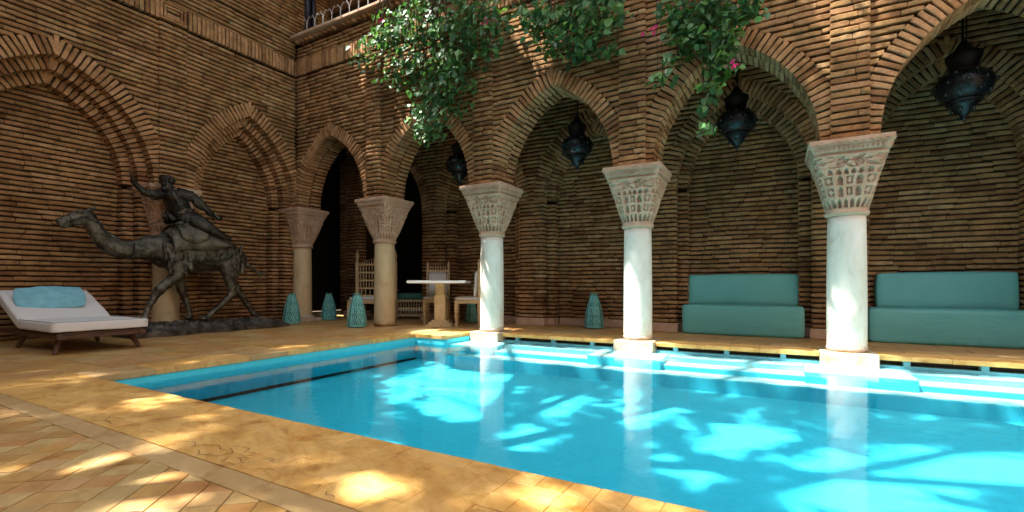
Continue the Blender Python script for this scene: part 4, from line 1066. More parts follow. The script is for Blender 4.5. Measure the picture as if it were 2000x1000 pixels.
# ================================================================== LOUNGER
lg = thing('sun_lounger', 'low dark wood sun lounger with grey white mattress raised at the head', 'lounger', (-7.1, 2.3, 0))
YL0, YL1 = 1.90, 2.70; yc = (YL0+YL1)/2
m_ = MB()
for y in (YL0+0.04, YL1-0.04): m_.box((-7.25, y, 0.185), (1.75, 0.06, 0.05), 0.006)
for x in (-6.42, -6.9, -7.4, -8.05): m_.box((x, yc, 0.183), (0.06, 0.72, 0.04), 0.006)
m_.build('frame', M['loungewood'], lg, True)
for x, y, dx in ((-6.50, YL0+0.03, 0.07), (-6.50, YL1-0.03, 0.07), (-7.58, YL0+0.03, -0.05), (-7.58, YL1-0.03, -0.05)):
    sgn = -1 if y < yc else 1
    m_ = MB(); m_.tube([(x-dx, y-sgn*0.06, 0.17), (x, y, 0.004)], [0.034, 0.020], 8); m_.build('leg', M['loungewood'], lg, True)
for k in range(9): m_ = MB(); m_.box((-6.45-k*0.10, yc, 0.214), (0.07, 0.74, 0.014)); m_.build('slat', M['loungewood'], lg, True)
m_ = MB(); m_.rounded((-6.88, yc, 0.283), (0.98, 0.84, 0.105), 0.02, 14, 0.006, 0.006, 1.3); mt = m_.build('mattress', M['fabric'], lg, True, True)
ang = R(24); m_ = MB(); rot = Matrix.Rotation(ang, 4, 'Y')
L_ = 0.80; cx = -7.36 - L_/2*math.cos(ang); cz = 0.285 + L_/2*math.sin(ang)
m_.rounded((cx, yc, cz), (L_+0.03, 0.84, 0.115), 0.022, 14, 0.006, 0.006, 4.1, rot); m_.build('back_mattress', M['fabric'], lg, True, True)
m_ = MB(); m_.box((cx-0.02, yc, cz-0.08), (L_, 0.74, 0.03), 0.004, 0, rot); m_.build('back_frame', M['loungewood'], lg, True)
for y in (YL0+0.12, YL1-0.12): m_ = MB(); m_.tube([(-7.95, y, 0.50), (-8.02, y, 0.24)], 0.014, 6); m_.build('back_prop', M['loungewood'], lg, True)
for (x0, x1, z) in ((-6.405, -7.35, 0.337),):
    m_ = MB(); pts = [(x1, YL0-0.012, z), (x0+0.01, YL0-0.012, z), (x0+0.012, YL1+0.012, z), (x1, YL1+0.012, z)]; m_.tube(pts, 0.004, 5); m_.build('piping', simple('grey_piping', (0.25, 0.23, 0.22), 0.8), mt, True)
cm_ = MB(); cc = (-7.85, 2.27, 0.595); cm_.rounded((0, 0, 0), (0.32, 0.58, 0.05), 0.008, 22, 0.030, 0.010, 7.7, Matrix.Identity(4), 9.0, 0.55)
po = cm_.build('throw_pillow', M['pillow'], smooth=True); po.location = (-7.70, 2.25, 0.57); po.rotation_euler = (R(2), R(44), R(-7))
tag(po, 'aqua blue cotton pillow on the raised head of the lounger', 'pillow')

# ================================================================== SOFAS
def sofa(xc, w, lab, sd, bw=None):
    bw = bw or w-0.06
    s = thing('sofa', lab, 'sofa', (xc, 7.66, 0), 0, 'teal sofas in the gallery niches')
    m_ = MB(); m_.rounded((0, -0.01, 0.215), (w, 0.50, 0.43), 0.04, 26, 0.014, 0.007, sd, None, 3.5); m_.build('seat', M['leather'], s, smooth=True)
    m_ = MB(); rot = Matrix.Rotation(R(-5), 4, 'X'); m_.rounded((0, 0.135, 0.645), (bw, 0.15, 0.46), 0.035, 26, 0.014, 0.007, sd+3, rot, 3.5); m_.build('backrest', M['leather'], s, smooth=True)
    m_ = MB(); h = w/2-0.012
    m_.tube([(-h, 0.2, 0.418), (-h, -0.247, 0.418), (h, -0.247, 0.418), (h, 0.2, 0.418)], 0.006, 6); m_.build('piping', M['leather'], s)
    m_ = MB(); m_.box((0, 0, 0.012), (w-0.1, 0.42, 0.02)); m_.build('foot_board', M['dark'], s)
sofa(-0.475, 1.56, 'teal leatherette sofa between the two right hand columns', 1.0)
sofa(1.79, 1.58, 'teal leatherette sofa at the right edge, nearest to the camera', 5.0, 1.33)

# ================================================================== FLOOR LANTERNS
def floor_lantern(h=0.56):
    root = thing('floor_lantern', '', 'lantern'); seg = 8; rows = 40; cols = 10
    def rad(t): return 0.145*(1 - 0.62*t**2.1) + 0.006*math.sin(min(1, t*3)*math.pi)
    def pt(q, f, t, out=0.0):
        a0, a1 = 2*math.pi*q/seg, 2*math.pi*(q+1)/seg; r = rad(t)+out
        return ((math.cos(a0)*(1-f)+math.cos(a1)*f)*r, (math.sin(a0)*(1-f)+math.sin(a1)*f)*r, 0.02+t*(h-0.05))
    for q in range(seg):
        m_ = MB(); vs_ = []; fs = []
        for i in range(rows+1):
            for j in range(cols+1): vs_.append(pt(q, j/cols, i/rows))
        for i in range(rows):
            for j in range(cols):
                edge = j in (0, cols-1) or i < 2 or i > rows-3
                a = i % 4; b = (j + (i//4 % 2)*1) % 3
                ring_ = abs(math.hypot((j-4.5)*1.0, ((i % 14)-7)*0.75)-3.0) < 0.6
                hole = (not edge) and (not ring_) and ((a in (0, 1) and b == 0) or (a in (2, 3) and b == 2))
                if not hole: fs.append((i*(cols+1)+j, i*(cols+1)+j+1, (i+1)*(cols+1)+j+1, (i+1)*(cols+1)+j))
        m_.add(vs_, fs); m_.build('panel', M['lantern'], root)
    m_ = MB(); m_.lathe([(rad(i/12)*0.90, 0.03+i/12*(h-0.07)) for i in range(13)], 8); m_.build('inner_lining', M['lantern_in'], root)
    m_ = MB()
    for q in range(seg):
        m_.tube([Vector(pt(q, 0, i/10, 0.002)) for i in range(11)], 0.0045, 5)
    m_.build('ribs', M['lantern'], root)
    m_ = MB(); m_.lathe([(0.152, 0.012), (0.155, 0.02), (0.152, 0.032), (0.146, 0.034)], 8); m_.build('base_ring', M['lantern'], root)
    for q in range(4):
        m_ = MB(); a = q*math.pi/2+0.4; m_.ball((math.cos(a)*0.12, math.sin(a)*0.12, 0.008), 0.012, 8, 6); m_.build('foot', M['lantern'], root)
    for q in range(seg):      # leaf crown
        a = 2*math.pi*(q+0.5)/seg; m_ = MB(); r0 = rad(1.0)
        m_.add([(math.cos(a-0.3)*r0, math.sin(a-0.3)*r0, h-0.035), (math.cos(a+0.3)*r0, math.sin(a+0.3)*r0, h-0.035), (math.cos(a+0.2)*(r0+0.016), math.sin(a+0.2)*(r0+0.016), h+0.005), (math.cos(a)*(r0+0.045), math.sin(a)*(r0+0.045), h+0.018), (math.cos(a-0.2)*(r0+0.016), math.sin(a-0.2)*(r0+0.016), h+0.005)], [(0, 1, 2, 4), (4, 2, 3)])
        m_.build('crown_leaf', M['lantern'], root)
    return root
fl0 = floor_lantern()
for i, (x, y, rz, s_, lab) in enumerate(((-7.90, 5.66, 0.2, 1.0, 'teal pierced lantern on the floor at the end of the camel base'), (-8.10, 6.66, 0.9, 0.98, 'teal pierced lantern just behind the corner column'),
        (-6.28, 5.74, 0.1, 1.02, 'teal pierced lantern in front of the spindle back bench, left of the cream column'), (-2.68, 7.55, 0.3, 1.02, 'lone teal pierced lantern in the empty wall niche'),
        (-5.20, 7.62, 0.5, 0.80, 'teal lantern half hidden behind the side facing dining chair'))):
    o = fl0 if i == 0 else copy_tree(fl0); o.location = (x, y, 0.002); o.rotation_euler = (0, 0, rz); o.scale = (s_, s_, s_)
    tag(o, lab, 'lantern', 'teal floor lanterns')

# ================================================================== HANGING LANTERNS
def hanging_lantern():
    root = thing('hanging_lantern', '', 'lantern')
    m_ = MB(); m_.lathe([(0.004, 0.0), (0.012, 0.02), (0.03, 0.035), (0.022, 0.045), (0.045, 0.075), (0.085, 0.13), (0.118, 0.175), (0.128, 0.19)], 28); m_.build('lower_cone', M['hang'], root, smooth=True)
    m_ = MB(); m_.lathe([(0.128, 0.186), (0.150, 0.196), (0.152, 0.21), (0.14, 0.218)], 28); m_.build('rim', M['iron'], root, smooth=True)
    m_ = MB(); m_.lathe([(0.142, 0.212), (0.19, 0.255), (0.228, 0.31), (0.243, 0.37), (0.238, 0.42), (0.215, 0.465), (0.17, 0.50), (0.125, 0.52)], 32); bowl = m_.build('bowl', M['hang'], root, smooth=True)
    m_ = MB(); m_.lathe([(0.135, 0.512), (0.14, 0.525), (0.115, 0.545), (0.125, 0.60), (0.145, 0.66), (0.15, 0.70), (0.11, 0.72), (0.07, 0.77), (0.035, 0.83), (0.02, 0.85)], 28); m_.build('neck', M['iron'], root, smooth=True)
    for r, z, n in ((0.249, 0.38, 10), (0.205, 0.275, 9), (0.205, 0.475, 8), (0.092, 0.12, 5)):
        for k in range(n):
            a = 2*math.pi*(k+0.3)/n; m_ = MB(); m_.ball((math.cos(a)*r, math.sin(a)*r, z), (0.019, 0.019, 0.019), 8, 6); m_.build('boss', M['gem'], bowl if z > 0.2 else root, smooth=True)
    for k in range(3):
        a = 2*math.pi*k/3; m_ = MB(); m_.tube([(math.cos(a)*0.02, math.sin(a)*0.02, 0.85), (math.cos(a)*0.02, math.sin(a)*0.02, 1.50)], 0.007, 6); m_.build('rod', M['iron'], root)
    m_ = MB(); m_.lathe([(0.05, 1.36), (0.07, 1.40), (0.03, 1.46), (0.02, 1.50)], 16); m_.build('ceiling_cup', M['iron'], root, smooth=True)
    return root
hl = hanging_lantern()
for i, (a, lab) in enumerate(((BA[0], 'large dark metal lantern hanging at the upper right, nearest'), (BA[1], 'dark metal lantern hanging in the arch above the first sofa'),
        (BA[2], 'dark metal lantern hanging in the arch above the empty niche'), (BA[3], 'dark metal lantern hanging above the dining table, partly behind the arch'))):
    o = hl if i == 0 else copy_tree(hl); o.location = (a.c+0.0, 6.90, 2.50); o.rotation_euler = (0, 0, 0.6*i); o.scale = (1.04, 1.04, 1.04) if i == 0 else (1, 1, 1)
    tag(o, lab, 'lantern', 'hanging lanterns of the gallery')

# ================================================================== TABLE AND CHAIRS
tb = thing('pedestal_table', 'square white topped pedestal table with a cream stepped base', 'table', (-5.17, 6.62, 0), R(29))
m_ = MB(); m_.box((0, 0, 0.775), (0.98, 0.98, 0.045), 0.01); m_.build('tabletop', M['whitetop'], tb)
m_ = MB(); m_.box((0, 0, 0.65), (0.15, 0.15, 0.21), 0.004); m_.build('upper_post', M['cream'], tb)
m_ = MB(); m_.box((0, 0, 0.33), (0.19, 0.19, 0.44), 0.005); m_.build('lower_post', M['cream'], tb)
for w, z, h in ((0.43, 0.022, 0.044), (0.36, 0.062, 0.036), (0.28, 0.096, 0.032)):
    m_ = MB(); m_.box((0, 0, z), (w, w, h), 0.006); m_.build('base_step', M['cream'], tb)
FIN = [(0.022, 0.0), (0.024, 0.02), (0.014, 0.03), (0.024, 0.055), (0.028, 0.08), (0.020, 0.105), (0.012, 0.12), (0.008, 0.15), (0.003, 0.165)]
SPN = [(0.007, 0.0), (0.011, 0.012), (0.006, 0.02), (0.012, 0.045), (0.006, 0.06), (0.010, 0.07), (0.004, 0.085), (0.002, 0.095)]
def turned_leg(x, y, h, root, name='leg'):
    m_ = MB(); m_.lathe([(0.022, 0.0), (0.027, 0.015), (0.018, 0.03), (0.020, 0.05), (0.030, 0.14), (0.033, 0.18), (0.022, 0.20), (0.034, 0.215), (0.024, 0.23), (0.034, 0.245), (0.036, 0.25)], 12, (x, y, 0))
    m_.box((x, y, (0.25+h)/2), (0.058, 0.058, h-0.25), 0.004); return m_.build(name, M['cream'], root)
def chair(lab, loc, rz):
    c = thing('dining_chair', lab, 'chair', loc, rz, 'cream dining chairs'); w = 0.46
    for sx in (-1, 1):
        for sy in (-1, 1): turned_leg(sx*(w/2-0.03), sy*(w/2-0.03), 0.45, c)
    m_ = MB()
    for sx in (-1, 1): m_.box((sx*(w/2-0.03), 0, 0.425), (0.04, w-0.12, 0.055))
    for sy in (-1, 1): m_.box((0, sy*(w/2-0.03), 0.425), (w-0.12, 0.04, 0.055))
    m_.build('apron', M['cream'], c)
    for sx in (-1, 1):
        m_ = MB(); m_.box((sx*(w/2-0.03), w/2-0.03, 0.735), (0.046, 0.046, 0.57), 0.004); po_ = m_.build('back_post', M['cream'], c)
        m_ = MB(); m_.lathe(FIN, 10, (sx*(w/2-0.03), w/2-0.03, 1.02)); m_.build('finial', M['cream'], po_)
    m_ = MB(); m_.box((0, w/2-0.03, 0.99), (w-0.1, 0.036, 0.045), 0.004); m_.box((0, w/2-0.03, 0.52), (w-0.1, 0.03, 0.04), 0.004); m_.build('back_rail', M['cream'], c)
    for k in range(7):
        m_ = MB(); m_.lathe(SPN, 8, (-0.142+k*0.0475, w/2-0.03, 1.012)); m_.build('spindle', M['cream'], c)
    m_ = MB(); m_.rounded((0, -0.01, 0.482), (w, w-0.02, 0.055), 0.022, 10, 0.01, 0.003, 2); cu = m_.build('seat_cushion', M['fabric'], c, smooth=True)
    m_ = MB(); h = w/2-0.002
    m_.tube([(-h, -h, 0.482), (h, -h, 0.482), (h, h-0.04, 0.482), (-h, h-0.04, 0.482), (-h, -h, 0.482)], 0.006, 5); m_.build('piping', M['piping'], cu)
    rot = Matrix.Rotation(R(-4), 4, 'X')
    m_ = MB(); m_.rounded((0, w/2-0.085, 0.735), (w-0.11, 0.06, 0.45), 0.022, 10, 0.012, 0.003, 5, rot); bc = m_.build('back_cushion', M['fabric'], c, smooth=True)
    m_ = MB(); a, b = w/2-0.06, 0.215; pts = [(-a, w/2-0.115+0.015, 0.735-b), (a, w/2-0.115+0.015, 0.735-b), (a, w/2-0.115-0.016, 0.735+b), (-a, w/2-0.115-0.016, 0.735+b), (-a, w/2-0.115+0.015, 0.735-b)]
    m_.tube(pts, 0.006, 5); m_.build('piping', M['piping'], bc); return c
chair('cream chair with grey cushions facing the camera behind the white table', (-5.62, 7.08, 0), R(31))
chair('cream chair seen from its side, between the white table and the sunlit column', (-4.86, 7.02, 0), R(-58))
# tall spindle back bench and low spindle seat in the dark bay
def lattice(root, x0, x1, y, z0, z1, n):
    for k in range(n):
        x = x0+(x1-x0)*(k+0.5)/n; h = z1-z0
        m_ = MB(); m_.lathe([(0.006, z0), (0.012, z0+h*0.2), (0.006, z0+h*0.32), (0.016, z0+h*0.5), (0.006, z0+h*0.68), (0.012, z0+h*0.8), (0.006, z1)], 8, (x, y, 0)); m_.build('spindle', M['cream'], root)
hb = thing('tall_bench', 'tall cream throne chair with spindle back panels, half behind the cream column', 'bench', (-7.22, 7.02, 0), R(29))
for sx in (-1, 1):
    m_ = MB(); m_.box((sx*0.40, 0.25, 0.60), (0.06, 0.06, 1.20), 0.005); pb = m_.build('back_post', M['cream'], hb)
    m_ = MB(); m_.lathe([(r_*1.35, z*1.6) for r_, z in FIN], 10, (sx*0.40, 0.25, 1.20)); m_.build('finial', M['cream'], pb)
    m_ = MB(); m_.box((sx*0.40, -0.25, 0.21), (0.06, 0.06, 0.42), 0.005); m_.build('leg', M['cream'], hb)
for z in (0.50, 0.655, 0.82, 0.985, 1.15):
    m_ = MB(); m_.box((0, 0.25, z), (0.75, 0.04, 0.035), 0.004); m_.build('back_rail', M['cream'], hb)
for z0, z1, n in ((0.52, 0.64, 8), (0.675, 0.80, 12), (0.84, 0.965, 12), (1.005, 1.13, 12)): lattice(hb, -0.36, 0.36, 0.25, z0, z1, n)
for k in range(13):
    x = -0.30+k*0.05; m_ = MB(); hh = 0.05+0.10*(1-abs(k-6)/6); m_.lathe([(0.008, 1.165), (0.012, 1.165+hh*0.3), (0.006, 1.165+hh*0.6), (0.011, 1.165+hh*0.85), (0.002, 1.165+hh)], 8, (x, 0.25, 0)); m_.build('crest_spindle', M['cream'], hb)
m_ = MB(); m_.box((0, 0, 0.385), (0.86, 0.56, 0.07), 0.006); m_.build('seat', M['cream'], hb)
m_ = MB(); m_.rounded((0, -0.01, 0.45), (0.80, 0.50, 0.06), 0.025, 8, 0.008); m_.build('seat_cushion', M['fabric'], hb, smooth=True)
ls = thing('low_settle', 'low cream spindle front settle with a green cushion in the dark bay', 'bench', (-6.92, 7.88, 0), R(24))
for sx in (-1, 1):
    for sy in (-1, 1): m_ = MB(); m_.box((sx*0.42, sy*0.26, 0.21), (0.06, 0.06, 0.42), 0.005); m_.build('leg', M['cream'], ls)
    m_ = MB(); m_.box((sx*0.42, 0.0, 0.60), (0.05, 0.5, 0.04), 0.004); m_.box((sx*0.42, -0.22, 0.51), (0.05, 0.05, 0.18)); m_.build('arm', M['cream'], ls)
for z in (0.08, 0.225, 0.39): m_ = MB(); m_.box((0, -0.26, z), (0.79, 0.05, 0.045), 0.004); m_.build('front_rail', M['cream'], ls)
lattice(ls, -0.37, 0.37, -0.26, 0.105, 0.20, 13); lattice(ls, -0.37, 0.37, -0.26, 0.25, 0.365, 13)
m_ = MB(); m_.rounded((0, -0.02, 0.475), (0.78, 0.56, 0.14), 0.05, 8, 0.01); m_.build('cushion', M['greencush'], ls, smooth=True)
# ================================================================== BOUGAINVILLEA
def leaf_pts(c, size, nrm, up):
    nrm = nrm.normalized(); t = (up - nrm*up.dot(nrm)).normalized(); b = nrm.cross(t)
    f = nrm*size*0.16
    return [c, c + b*size*0.42 + t*size*0.22 + f, c + b*size*0.36 + t*size*0.62 + f*0.8, c + t*size*1.08 - f*0.4, c - b*size*0.36 + t*size*0.62 + f*0.8, c - b*size*0.42 + t*size*0.22 + f, c + t*size*0.5 - f*0.15]
LEAF_F = [(0, 1, 6), (1, 2, 6), (2, 3, 6), (3, 4, 6), (4, 5, 6), (5, 0, 6)]
leaf_me = []
for q in range(4):
    m_ = MB(); m_.add(leaf_pts(Vector((0, 0, 0)), 1.0, Vector((0, 0, 1)), Vector((0.1*q, 1, 0.05))), LEAF_F); leaf_me.append(m_.mesh('leaf', M['leaf_o'], True))
def vine(label, blobs, anchors, flowers, nsingle=150):
    x0 = sum(b[0] for b in blobs)/len(blobs)
    v = thing('bougainvillea', label, 'vine', (x0, 5.9, LEDGE), 0, 'bougainvillea hanging from the balcony')
    fol = MB(); singles = []
    for bx, bz, ra, rb, n in blobs:
        for k in range(int(n*1.25)):
            a = random.uniform(0, 2*math.pi); r_ = math.sqrt(random.random())
            dy = random.uniform(-0.28, 0.2)*min(1, ra*2.5+0.3)
            c = Vector((bx + ra*r_*math.cos(a)*1.05, 5.66 + dy, bz + rb*r_*math.sin(a)*1.05))
            nr = Vector((random.gauss(-0.2, 0.55), random.gauss(-0.75, 0.5), random.gauss(0.55, 0.5))); up_ = Vector((random.gauss(0, 0.6), random.gauss(-0.3, 0.4), random.gauss(-0.8, 0.5)))
            sz = random.uniform(0.06, 0.115); vis = nr.normalized().y*-1 - (dy+0.28)*0.5
            singles.append((vis*sz, c, nr, up_, sz))
    singles.sort(key=lambda q: -q[0])
    for i, (_, c, nr, up_, sz) in enumerate(singles):
        if i < nsingle:
            n_ = nr.normalized(); t = (up_ - n_*up_.dot(n_)).normalized(); b = t.cross(n_)
            mt_ = Matrix(((b.x*sz, t.x*sz, n_.x*sz, c.x), (b.y*sz, t.y*sz, n_.y*sz, c.y), (b.z*sz, t.z*sz, n_.z*sz, c.z), (0, 0, 0, 1)))
            link_mesh('leaf', random.choice(leaf_me), v, True, mt_)
        else: fol.add(leaf_pts(c, sz, nr, up_), LEAF_F, random.random())
    o = fol.build('foliage', M['leaf'], v, True, True, True); o['kind'] = 'stuff'
    m_ = MB()
    for bx, bz, ra, rb, n in blobs:
        ax = min(anchors, key=lambda q: abs(q-bx)) + random.uniform(-.1, .1)
        for q in range(2):
            ex, ez = bx+random.uniform(-ra, ra)*0.7, bz-rb*0.8
            p0 = Vector((ax, 5.86, LEDGE+0.05)); p3 = Vector((ex, 5.66+random.uniform(-.1, .1), ez)); p1 = p0+Vector((0, -0.2, 0.1)); p2 = Vector(((ax+ex)/2, 5.6, max(p3.z, (p0.z+p3.z)/2)+0.1))
            pts = [(p0*(1-t)**3 + p1*3*t*(1-t)**2 + p2*3*t*t*(1-t) + p3*t**3) for t in [k/8 for k in range(9)]]
            m_.tube(pts, [0.012-0.009*k/8 for k in range(9)], 5)
    m_.build('stems', M['stem'], v, True)
    for fx, fz in flowers:
        m_ = MB()
        for k in range(9):
            c = Vector((fx+random.gauss(0, 0.035), 5.50+random.gauss(0, 0.03), fz+random.gauss(0, 0.035)))
            m_.add(leaf_pts(c, random.uniform(0.035, 0.055), Vector((random.gauss(0, 1), -1, random.gauss(0.4, 1))), Vector((random.gauss(0, 1), 0, random.gauss(0, 1)))), LEAF_F)
        m_.build('flower_cluster', M['flower'], v, True, True)
    return v
VA = [(-4.32, 4.74, 0.76, 0.34, 260), (-5.02, 4.82, 0.55, 0.32, 150), (-3.73, 4.5, 0.47, 0.29, 140), (-4.42, 4.23, 0.73, 0.35, 220), (-4.0, 4.05, 0.44, 0.34, 100), (-4.42, 3.77, 0.56, 0.35, 160), (-5.13, 4.2, 0.37, 0.18, 60), (-4.51, 3.4, 0.38, 0.31, 100), (-4.18, 3.61, 0.32, 0.3, 70), (-4.71, 3.13, 0.21, 0.24, 45), (-4.51, 3.06, 0.24, 0.17, 35), (-5.34, 4.78, 0.27, 0.11, 40), (-5.62, 4.73, 0.33, 0.1, 40), (-5.79, 4.61, 0.28, 0.1, 35), (-6.0, 4.46, 0.19, 0.12, 30), (-5.4, 4.55, 0.33, 0.1, 35), (-5.02, 4.02, 0.29, 0.11, 30), (-5.29, 3.97, 0.24, 0.07, 16), (-3.31, 4.39, 0.15, 0.07, 12), (-3.31, 4.28, 0.13, 0.06, 10), (-3.51, 4.12, 0.11, 0.07, 10)]
VB = [(-2.35, 4.26, 0.54, 0.18, 190), (-2.72, 4.26, 0.22, 0.2, 60), (-1.88, 4.09, 0.29, 0.16, 90), (-2.42, 4.01, 0.48, 0.19, 120), (-2.6, 3.86, 0.18, 0.09, 30), (-2.07, 3.79, 0.36, 0.14, 70), (-2.21, 3.77, 0.2, 0.1, 30), (-1.78, 3.6, 0.12, 0.06, 18), (-2.28, 3.63, 0.17, 0.05, 16), (-2.91, 4.38, 0.14, 0.14, 22), (-2.93, 4.18, 0.11, 0.07, 12)]
VC = [(-0.78, 3.81, 0.37, 0.17, 170), (-0.91, 3.67, 0.24, 0.17, 90), (-0.62, 3.56, 0.26, 0.2, 120), (-0.59, 3.36, 0.2, 0.17, 80), (-1.08, 3.33, 0.12, 0.06, 18), (-1.14, 3.14, 0.14, 0.05, 16), (-0.88, 3.46, 0.16, 0.12, 35), (-0.59, 3.13, 0.11, 0.14, 40), (-0.62, 2.91, 0.1, 0.11, 30), (-0.7, 2.76, 0.07, 0.1, 16), (-0.67, 2.47, 0.13, 0.05, 14), (-0.44, 3.07, 0.09, 0.06, 14), (-0.31, 3.56, 0.1, 0.08, 22), (-0.19, 3.67, 0.11, 0.05, 14), (-0.39, 3.69, 0.2, 0.11, 50)]
vine('largest green bougainvillea, hanging over the second arch from the corner', VA, [-5.6, -5.0, -4.6], [(-5.52, 4.91), (-3.54, 4.34)])
vine('green bougainvillea hanging above the middle arch, without flowers', VB, [-3.2, -2.6, -2.2], [])
vine('green bougainvillea with pink flowers trailing into the arch above the first sofa', VC, [-1.2, -0.7], [(-1.22, 3.66), (-0.42, 3.04)])
# ================================================================== UNSEEN COURTYARD SIDES, ADDED FOR THE LIGHT (behind and beside the camera)
for nm, lab, c, d in (('opposite_wall', 'unseen dark brown wall added behind the viewer to cut fill light', (-2, -3.9, 3.4), (18, 0.4, 7.2)), ('side_wall', 'unseen sand coloured wall added right of the pool for warm bounce', (6.4, 1.2, 3.2), (0.4, 9.9, 6.9))):
    m_ = MB(); m_.box((0, 0, 0), d, 0.02); o = m_.build(nm, simple(nm+'_plaster', (0.16, 0.10, 0.06) if nm[0] == 'o' else (0.50, 0.31, 0.17), 0.9, 0, 3, 0.15, 0.2)); o.location = c; tag(o, lab, 'wall')  # unseen walls: dark one added for contrast, sandy one for warm bounce

# unseen feathery tree behind the camera, crown leaves left out where sun patches fall
LIT0 = [[(-3.97, 1.58), (-3.77, 1.63), (-2.99, 1.62), (-2.87, 1.59), (-3.18, 1.46), (-3.45, 1.41)], [(-2.9, 1.33), (-2.89, 1.56), (-2.77, 1.48), (-2.79, 1.3)], [(-2.62, 1.4), (-2.38, 1.58), (-2.23, 1.46), (-2.44, 1.35)], [(-2.29, 1.44), (-2.02, 1.65), (-1.98, 1.56), (-2.2, 1.44)], [(-1.86, 1.24), (-1.61, 1.32), (-1.58, 1.24), (-1.75, 1.19)], [(-1.54, 1.26), (-1.4, 1.34), (-1.16, 1.31), (-1.01, 1.35), (-1.0, 1.22), (-1.2, 1.15)], [(-0.89, 1.39), (-0.63, 1.47), (-0.62, 1.41), (-0.79, 1.34)], [(-3.79, 0.93), (-3.73, 1.05), (-3.51, 1.01), (-3.53, 0.89)], [(-2.58, 0.91), (-2.44, 1.02), (-2.36, 0.98), (-2.49, 0.89)], [(-2.72, 0.66), (-2.61, 0.72), (-2.44, 0.7), (-2.54, 0.64)], [(-2.54, 0.76), (-2.51, 0.85), (-2.35, 0.81), (-2.42, 0.74)], [(-2.16, 0.92), (-2.07, 1.02), (-1.87, 0.94), (-1.95, 0.84)], [(-2.37, 0.56), (-2.23, 0.68), (-2.13, 0.64), (-2.24, 0.55)], [(-1.93, 0.68), (-1.85, 0.74), (-1.72, 0.72), (-1.83, 0.65)]]
LITP = [[(-3.9, 3.95), (-4.15, 4.92), (-3.3, 3.83), (-2.95, 3.25), (-3.23, 3.36)], [(-4.17, 5.0), (-3.26, 5.0), (-2.63, 4.66), (-2.21, 4.59), (-2.32, 3.92), (-2.0, 3.07), (-2.24, 3.0), (-2.79, 3.18), (-3.18, 3.9)], [(-1.89, 4.41), (-1.52, 4.42), (-1.45, 3.71), (-1.4, 3.13), (-1.36, 2.72), (-1.59, 2.68), (-1.69, 3.13), (-1.74, 3.62)], [(-1.32, 4.26), (-0.83, 4.33), (-0.8, 3.6), (-1.05, 3.61)], [(-0.54, 3.23), (-0.35, 4.06), (0.17, 4.2), (-0.06, 3.63), (-0.22, 3.27)], [(-0.08, 3.21), (0.55, 4.02), (0.71, 4.14), (1.38, 4.26), (1.74, 4.35), (1.48, 3.7), (1.12, 3.53), (0.75, 3.18), (0.38, 2.76), (0.04, 2.57), (-0.02, 2.85)], [(-1.03, 2.64), (-0.9, 2.81), (-0.83, 2.67), (-0.97, 2.55)], [(-0.85, 3.09), (-0.69, 3.24), (-0.65, 3.05), (-0.79, 2.92)], [(-2.57, 2.34), (-2.56, 2.5), (-2.17, 2.44), (-2.21, 2.31)], [(-0.43, 2.85), (-0.31, 3.0), (-0.31, 2.69)]]
LITW = [[(-4.32, 0.0), (-3.78, 0.0), (-3.80, 1.7), (-3.9, 2.3), (-4.4, 2.5)], [(-2.08, 0.0), (-1.55, 0.0), (-1.6, 1.2), (-1.75, 1.6), (-2.05, 1.4)], [(0.18, 0.0), (0.74, 0.0), (0.70, 0.75), (0.45, 1.15), (0.22, 0.9)],
        [(-3.45, 4.95), (-2.8, 5.0), (-2.45, 3.7), (-2.9, 3.5), (-3.5, 4.1)], [(0.2, 2.7), (0.85, 2.6), (1.05, 3.6), (0.95, 4.4), (0.3, 4.3)], [(-6.9, 6.2), (-4.4, 6.2), (-4.4, 4.6), (-5.0, 4.1), (-6.6, 4.3)], [(-5.6, 3.7), (-3.7, 3.7), (-3.5, 2.4), (-5.4, 2.4)]]
def grow(p, k):
    cx = sum(q[0] for q in p)/len(p); cy = sum(q[1] for q in p)/len(p); return [(cx+(x-cx)*k, cy+(y-cy)*k) for x, y in p]
LIT0 = [grow(p, 1.6) for p in LIT0]; LITP = [grow(p, 1.0) for p in LITP]
def inside(poly, x, y):
    c = False; n = len(poly)
    for i in range(n):
        x0, y0 = poly[i]; x1, y1 = poly[(i+1) % n]
        if (y0 > y) != (y1 > y) and x < (x1-x0)*(y-y0)/(y1-y0)+x0: c = not c
    return c
def lit(p):
    kx, ky = SUN.x/SUN.z, SUN.y/SUN.z
    tw = (p.y-YF)/ky if ky else 1e9          # drop to the wall plane
    zw = p.z - (p.y-YF)/ky
    if p.y < YF and zw > -0.1:
        xw = p.x - kx*(p.z-zw)
        if any(inside(q, xw, zw) for q in LITW): return 2
        if zw > 0.05: return False
    x, y = p.x - kx*p.z, p.y - ky*p.z
    xp, yp = p.x - kx*(p.z+0.37), p.y - ky*(p.z+0.37)
    if xp > -4.6 and 1.62 < yp < 5.15: return any(inside(q, xp, yp) for q in LITP)
    if y >= 5.15 and xp > -3.55: return 2 if mn.noise(Vector((x*1.1, y*1.1, 3))) > -0.5 else 0
    if -4.95 < x < -3.5 and 5.3 < y: return 2
    return any(inside(q, x, y) for q in LIT0)
tree = thing('shade_tree', 'tall unseen feathery tree behind the viewer, crown shaped to dapple the pool', 'tree', (-4.2, -2.9, 0))
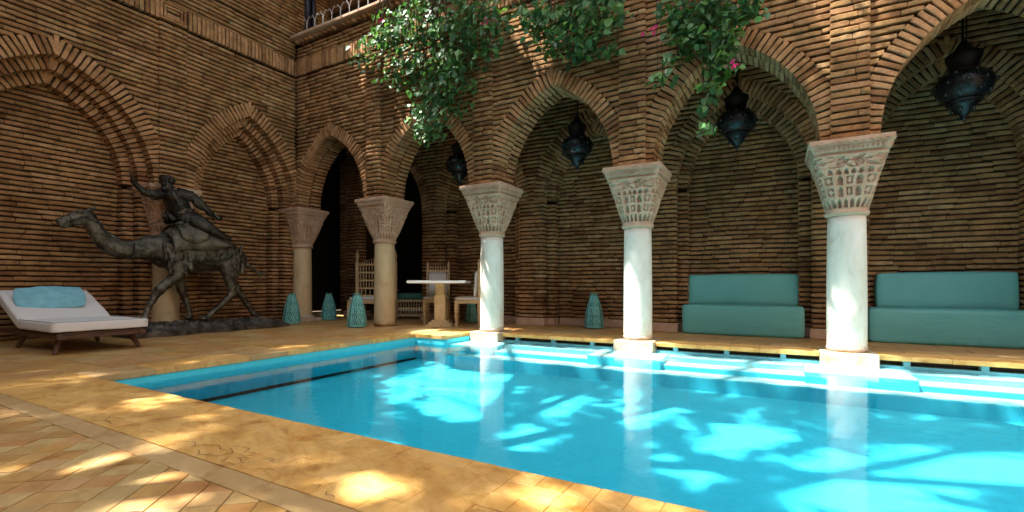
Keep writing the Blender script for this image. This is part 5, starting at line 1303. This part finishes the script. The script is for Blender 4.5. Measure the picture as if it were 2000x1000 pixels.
m_ = MB(); TR = [Vector((-4.2, -2.9, 0)), Vector((-4.3, -2.8, 2.0)), Vector((-4.5, -2.3, 4.2)), Vector((-4.9, -1.4, 6.2)), Vector((-5.2, 0.2, 7.8))]
m_.tube(TR, [0.26, 0.22, 0.19, 0.16, 0.12], 12)
limbs = []
for k in range(11):
    a = 2*math.pi*k/11; e = Vector((-5.0+5.0*math.cos(a), 1.7+4.4*math.sin(a), 8.7+0.5*math.sin(k*2.3))); s_ = TR[3] if k % 2 else TR[4]
    mid = (s_+e)/2 + Vector((0, 0, 0.5)); limbs += [(s_, mid), (mid, e)]
    m_.tube([s_, mid, e], [0.10, 0.06, 0.02], 7)
m_.build('trunk', M['bark'], tree, True, True)
lf = []; lfs = []; ltn = []
def spray(c, az, L, droop):
    t = Vector((math.cos(az), math.sin(az), 0)); b = Vector((-math.sin(az), math.cos(az), 0)); tn = random.random(); n = 17; stray = random.random() < 0.07
    for i in range(n):
        f = i/n; p = c + t*(f*L) + Vector((0, 0, -droop*f*f))
        for s_ in (-1, 1):
            d = (t*0.75 + b*s_).normalized(); ln = 0.34*(1-0.35*f); q = p + d*ln*0.55
            jt_ = Vector((random.gauss(0, 0.05), random.gauss(0, 0.05), 0))
            lv = max(lit(q+jt_), lit(p + d*ln*0.9+jt_))
            if lv > (1 if stray else 0): continue
            w = t*0.026; k = len(lf)
            lf.extend([p - w*0.6, p + w*0.6, p + d*ln*0.5 + w, p + d*ln, p + d*ln*0.5 - w]); lf[-1].z -= 0.02
            lfs.append((k, k+1, k+2, k+3, k+4)); ltn.extend([tn]*5)
random.seed(11)
for k in range(1250):
    a = random.uniform(0, 2*math.pi); r_ = math.sqrt(random.random())
    c = Vector((-4.9 + 5.6*r_*math.cos(a), 1.5 + 4.9*r_*math.sin(a), 8.2 + random.uniform(-0.3, 1.3)))
    spray(c, random.uniform(0, 2*math.pi), random.uniform(0.7, 1.2), random.uniform(0.05, 0.3))
m_ = MB(); m_.v = [tuple(p) for p in lf]; m_.f = lfs; m_.t = ltn
o = m_.build('crown', M['frond'], tree, True, False, True); o['kind'] = 'stuff'
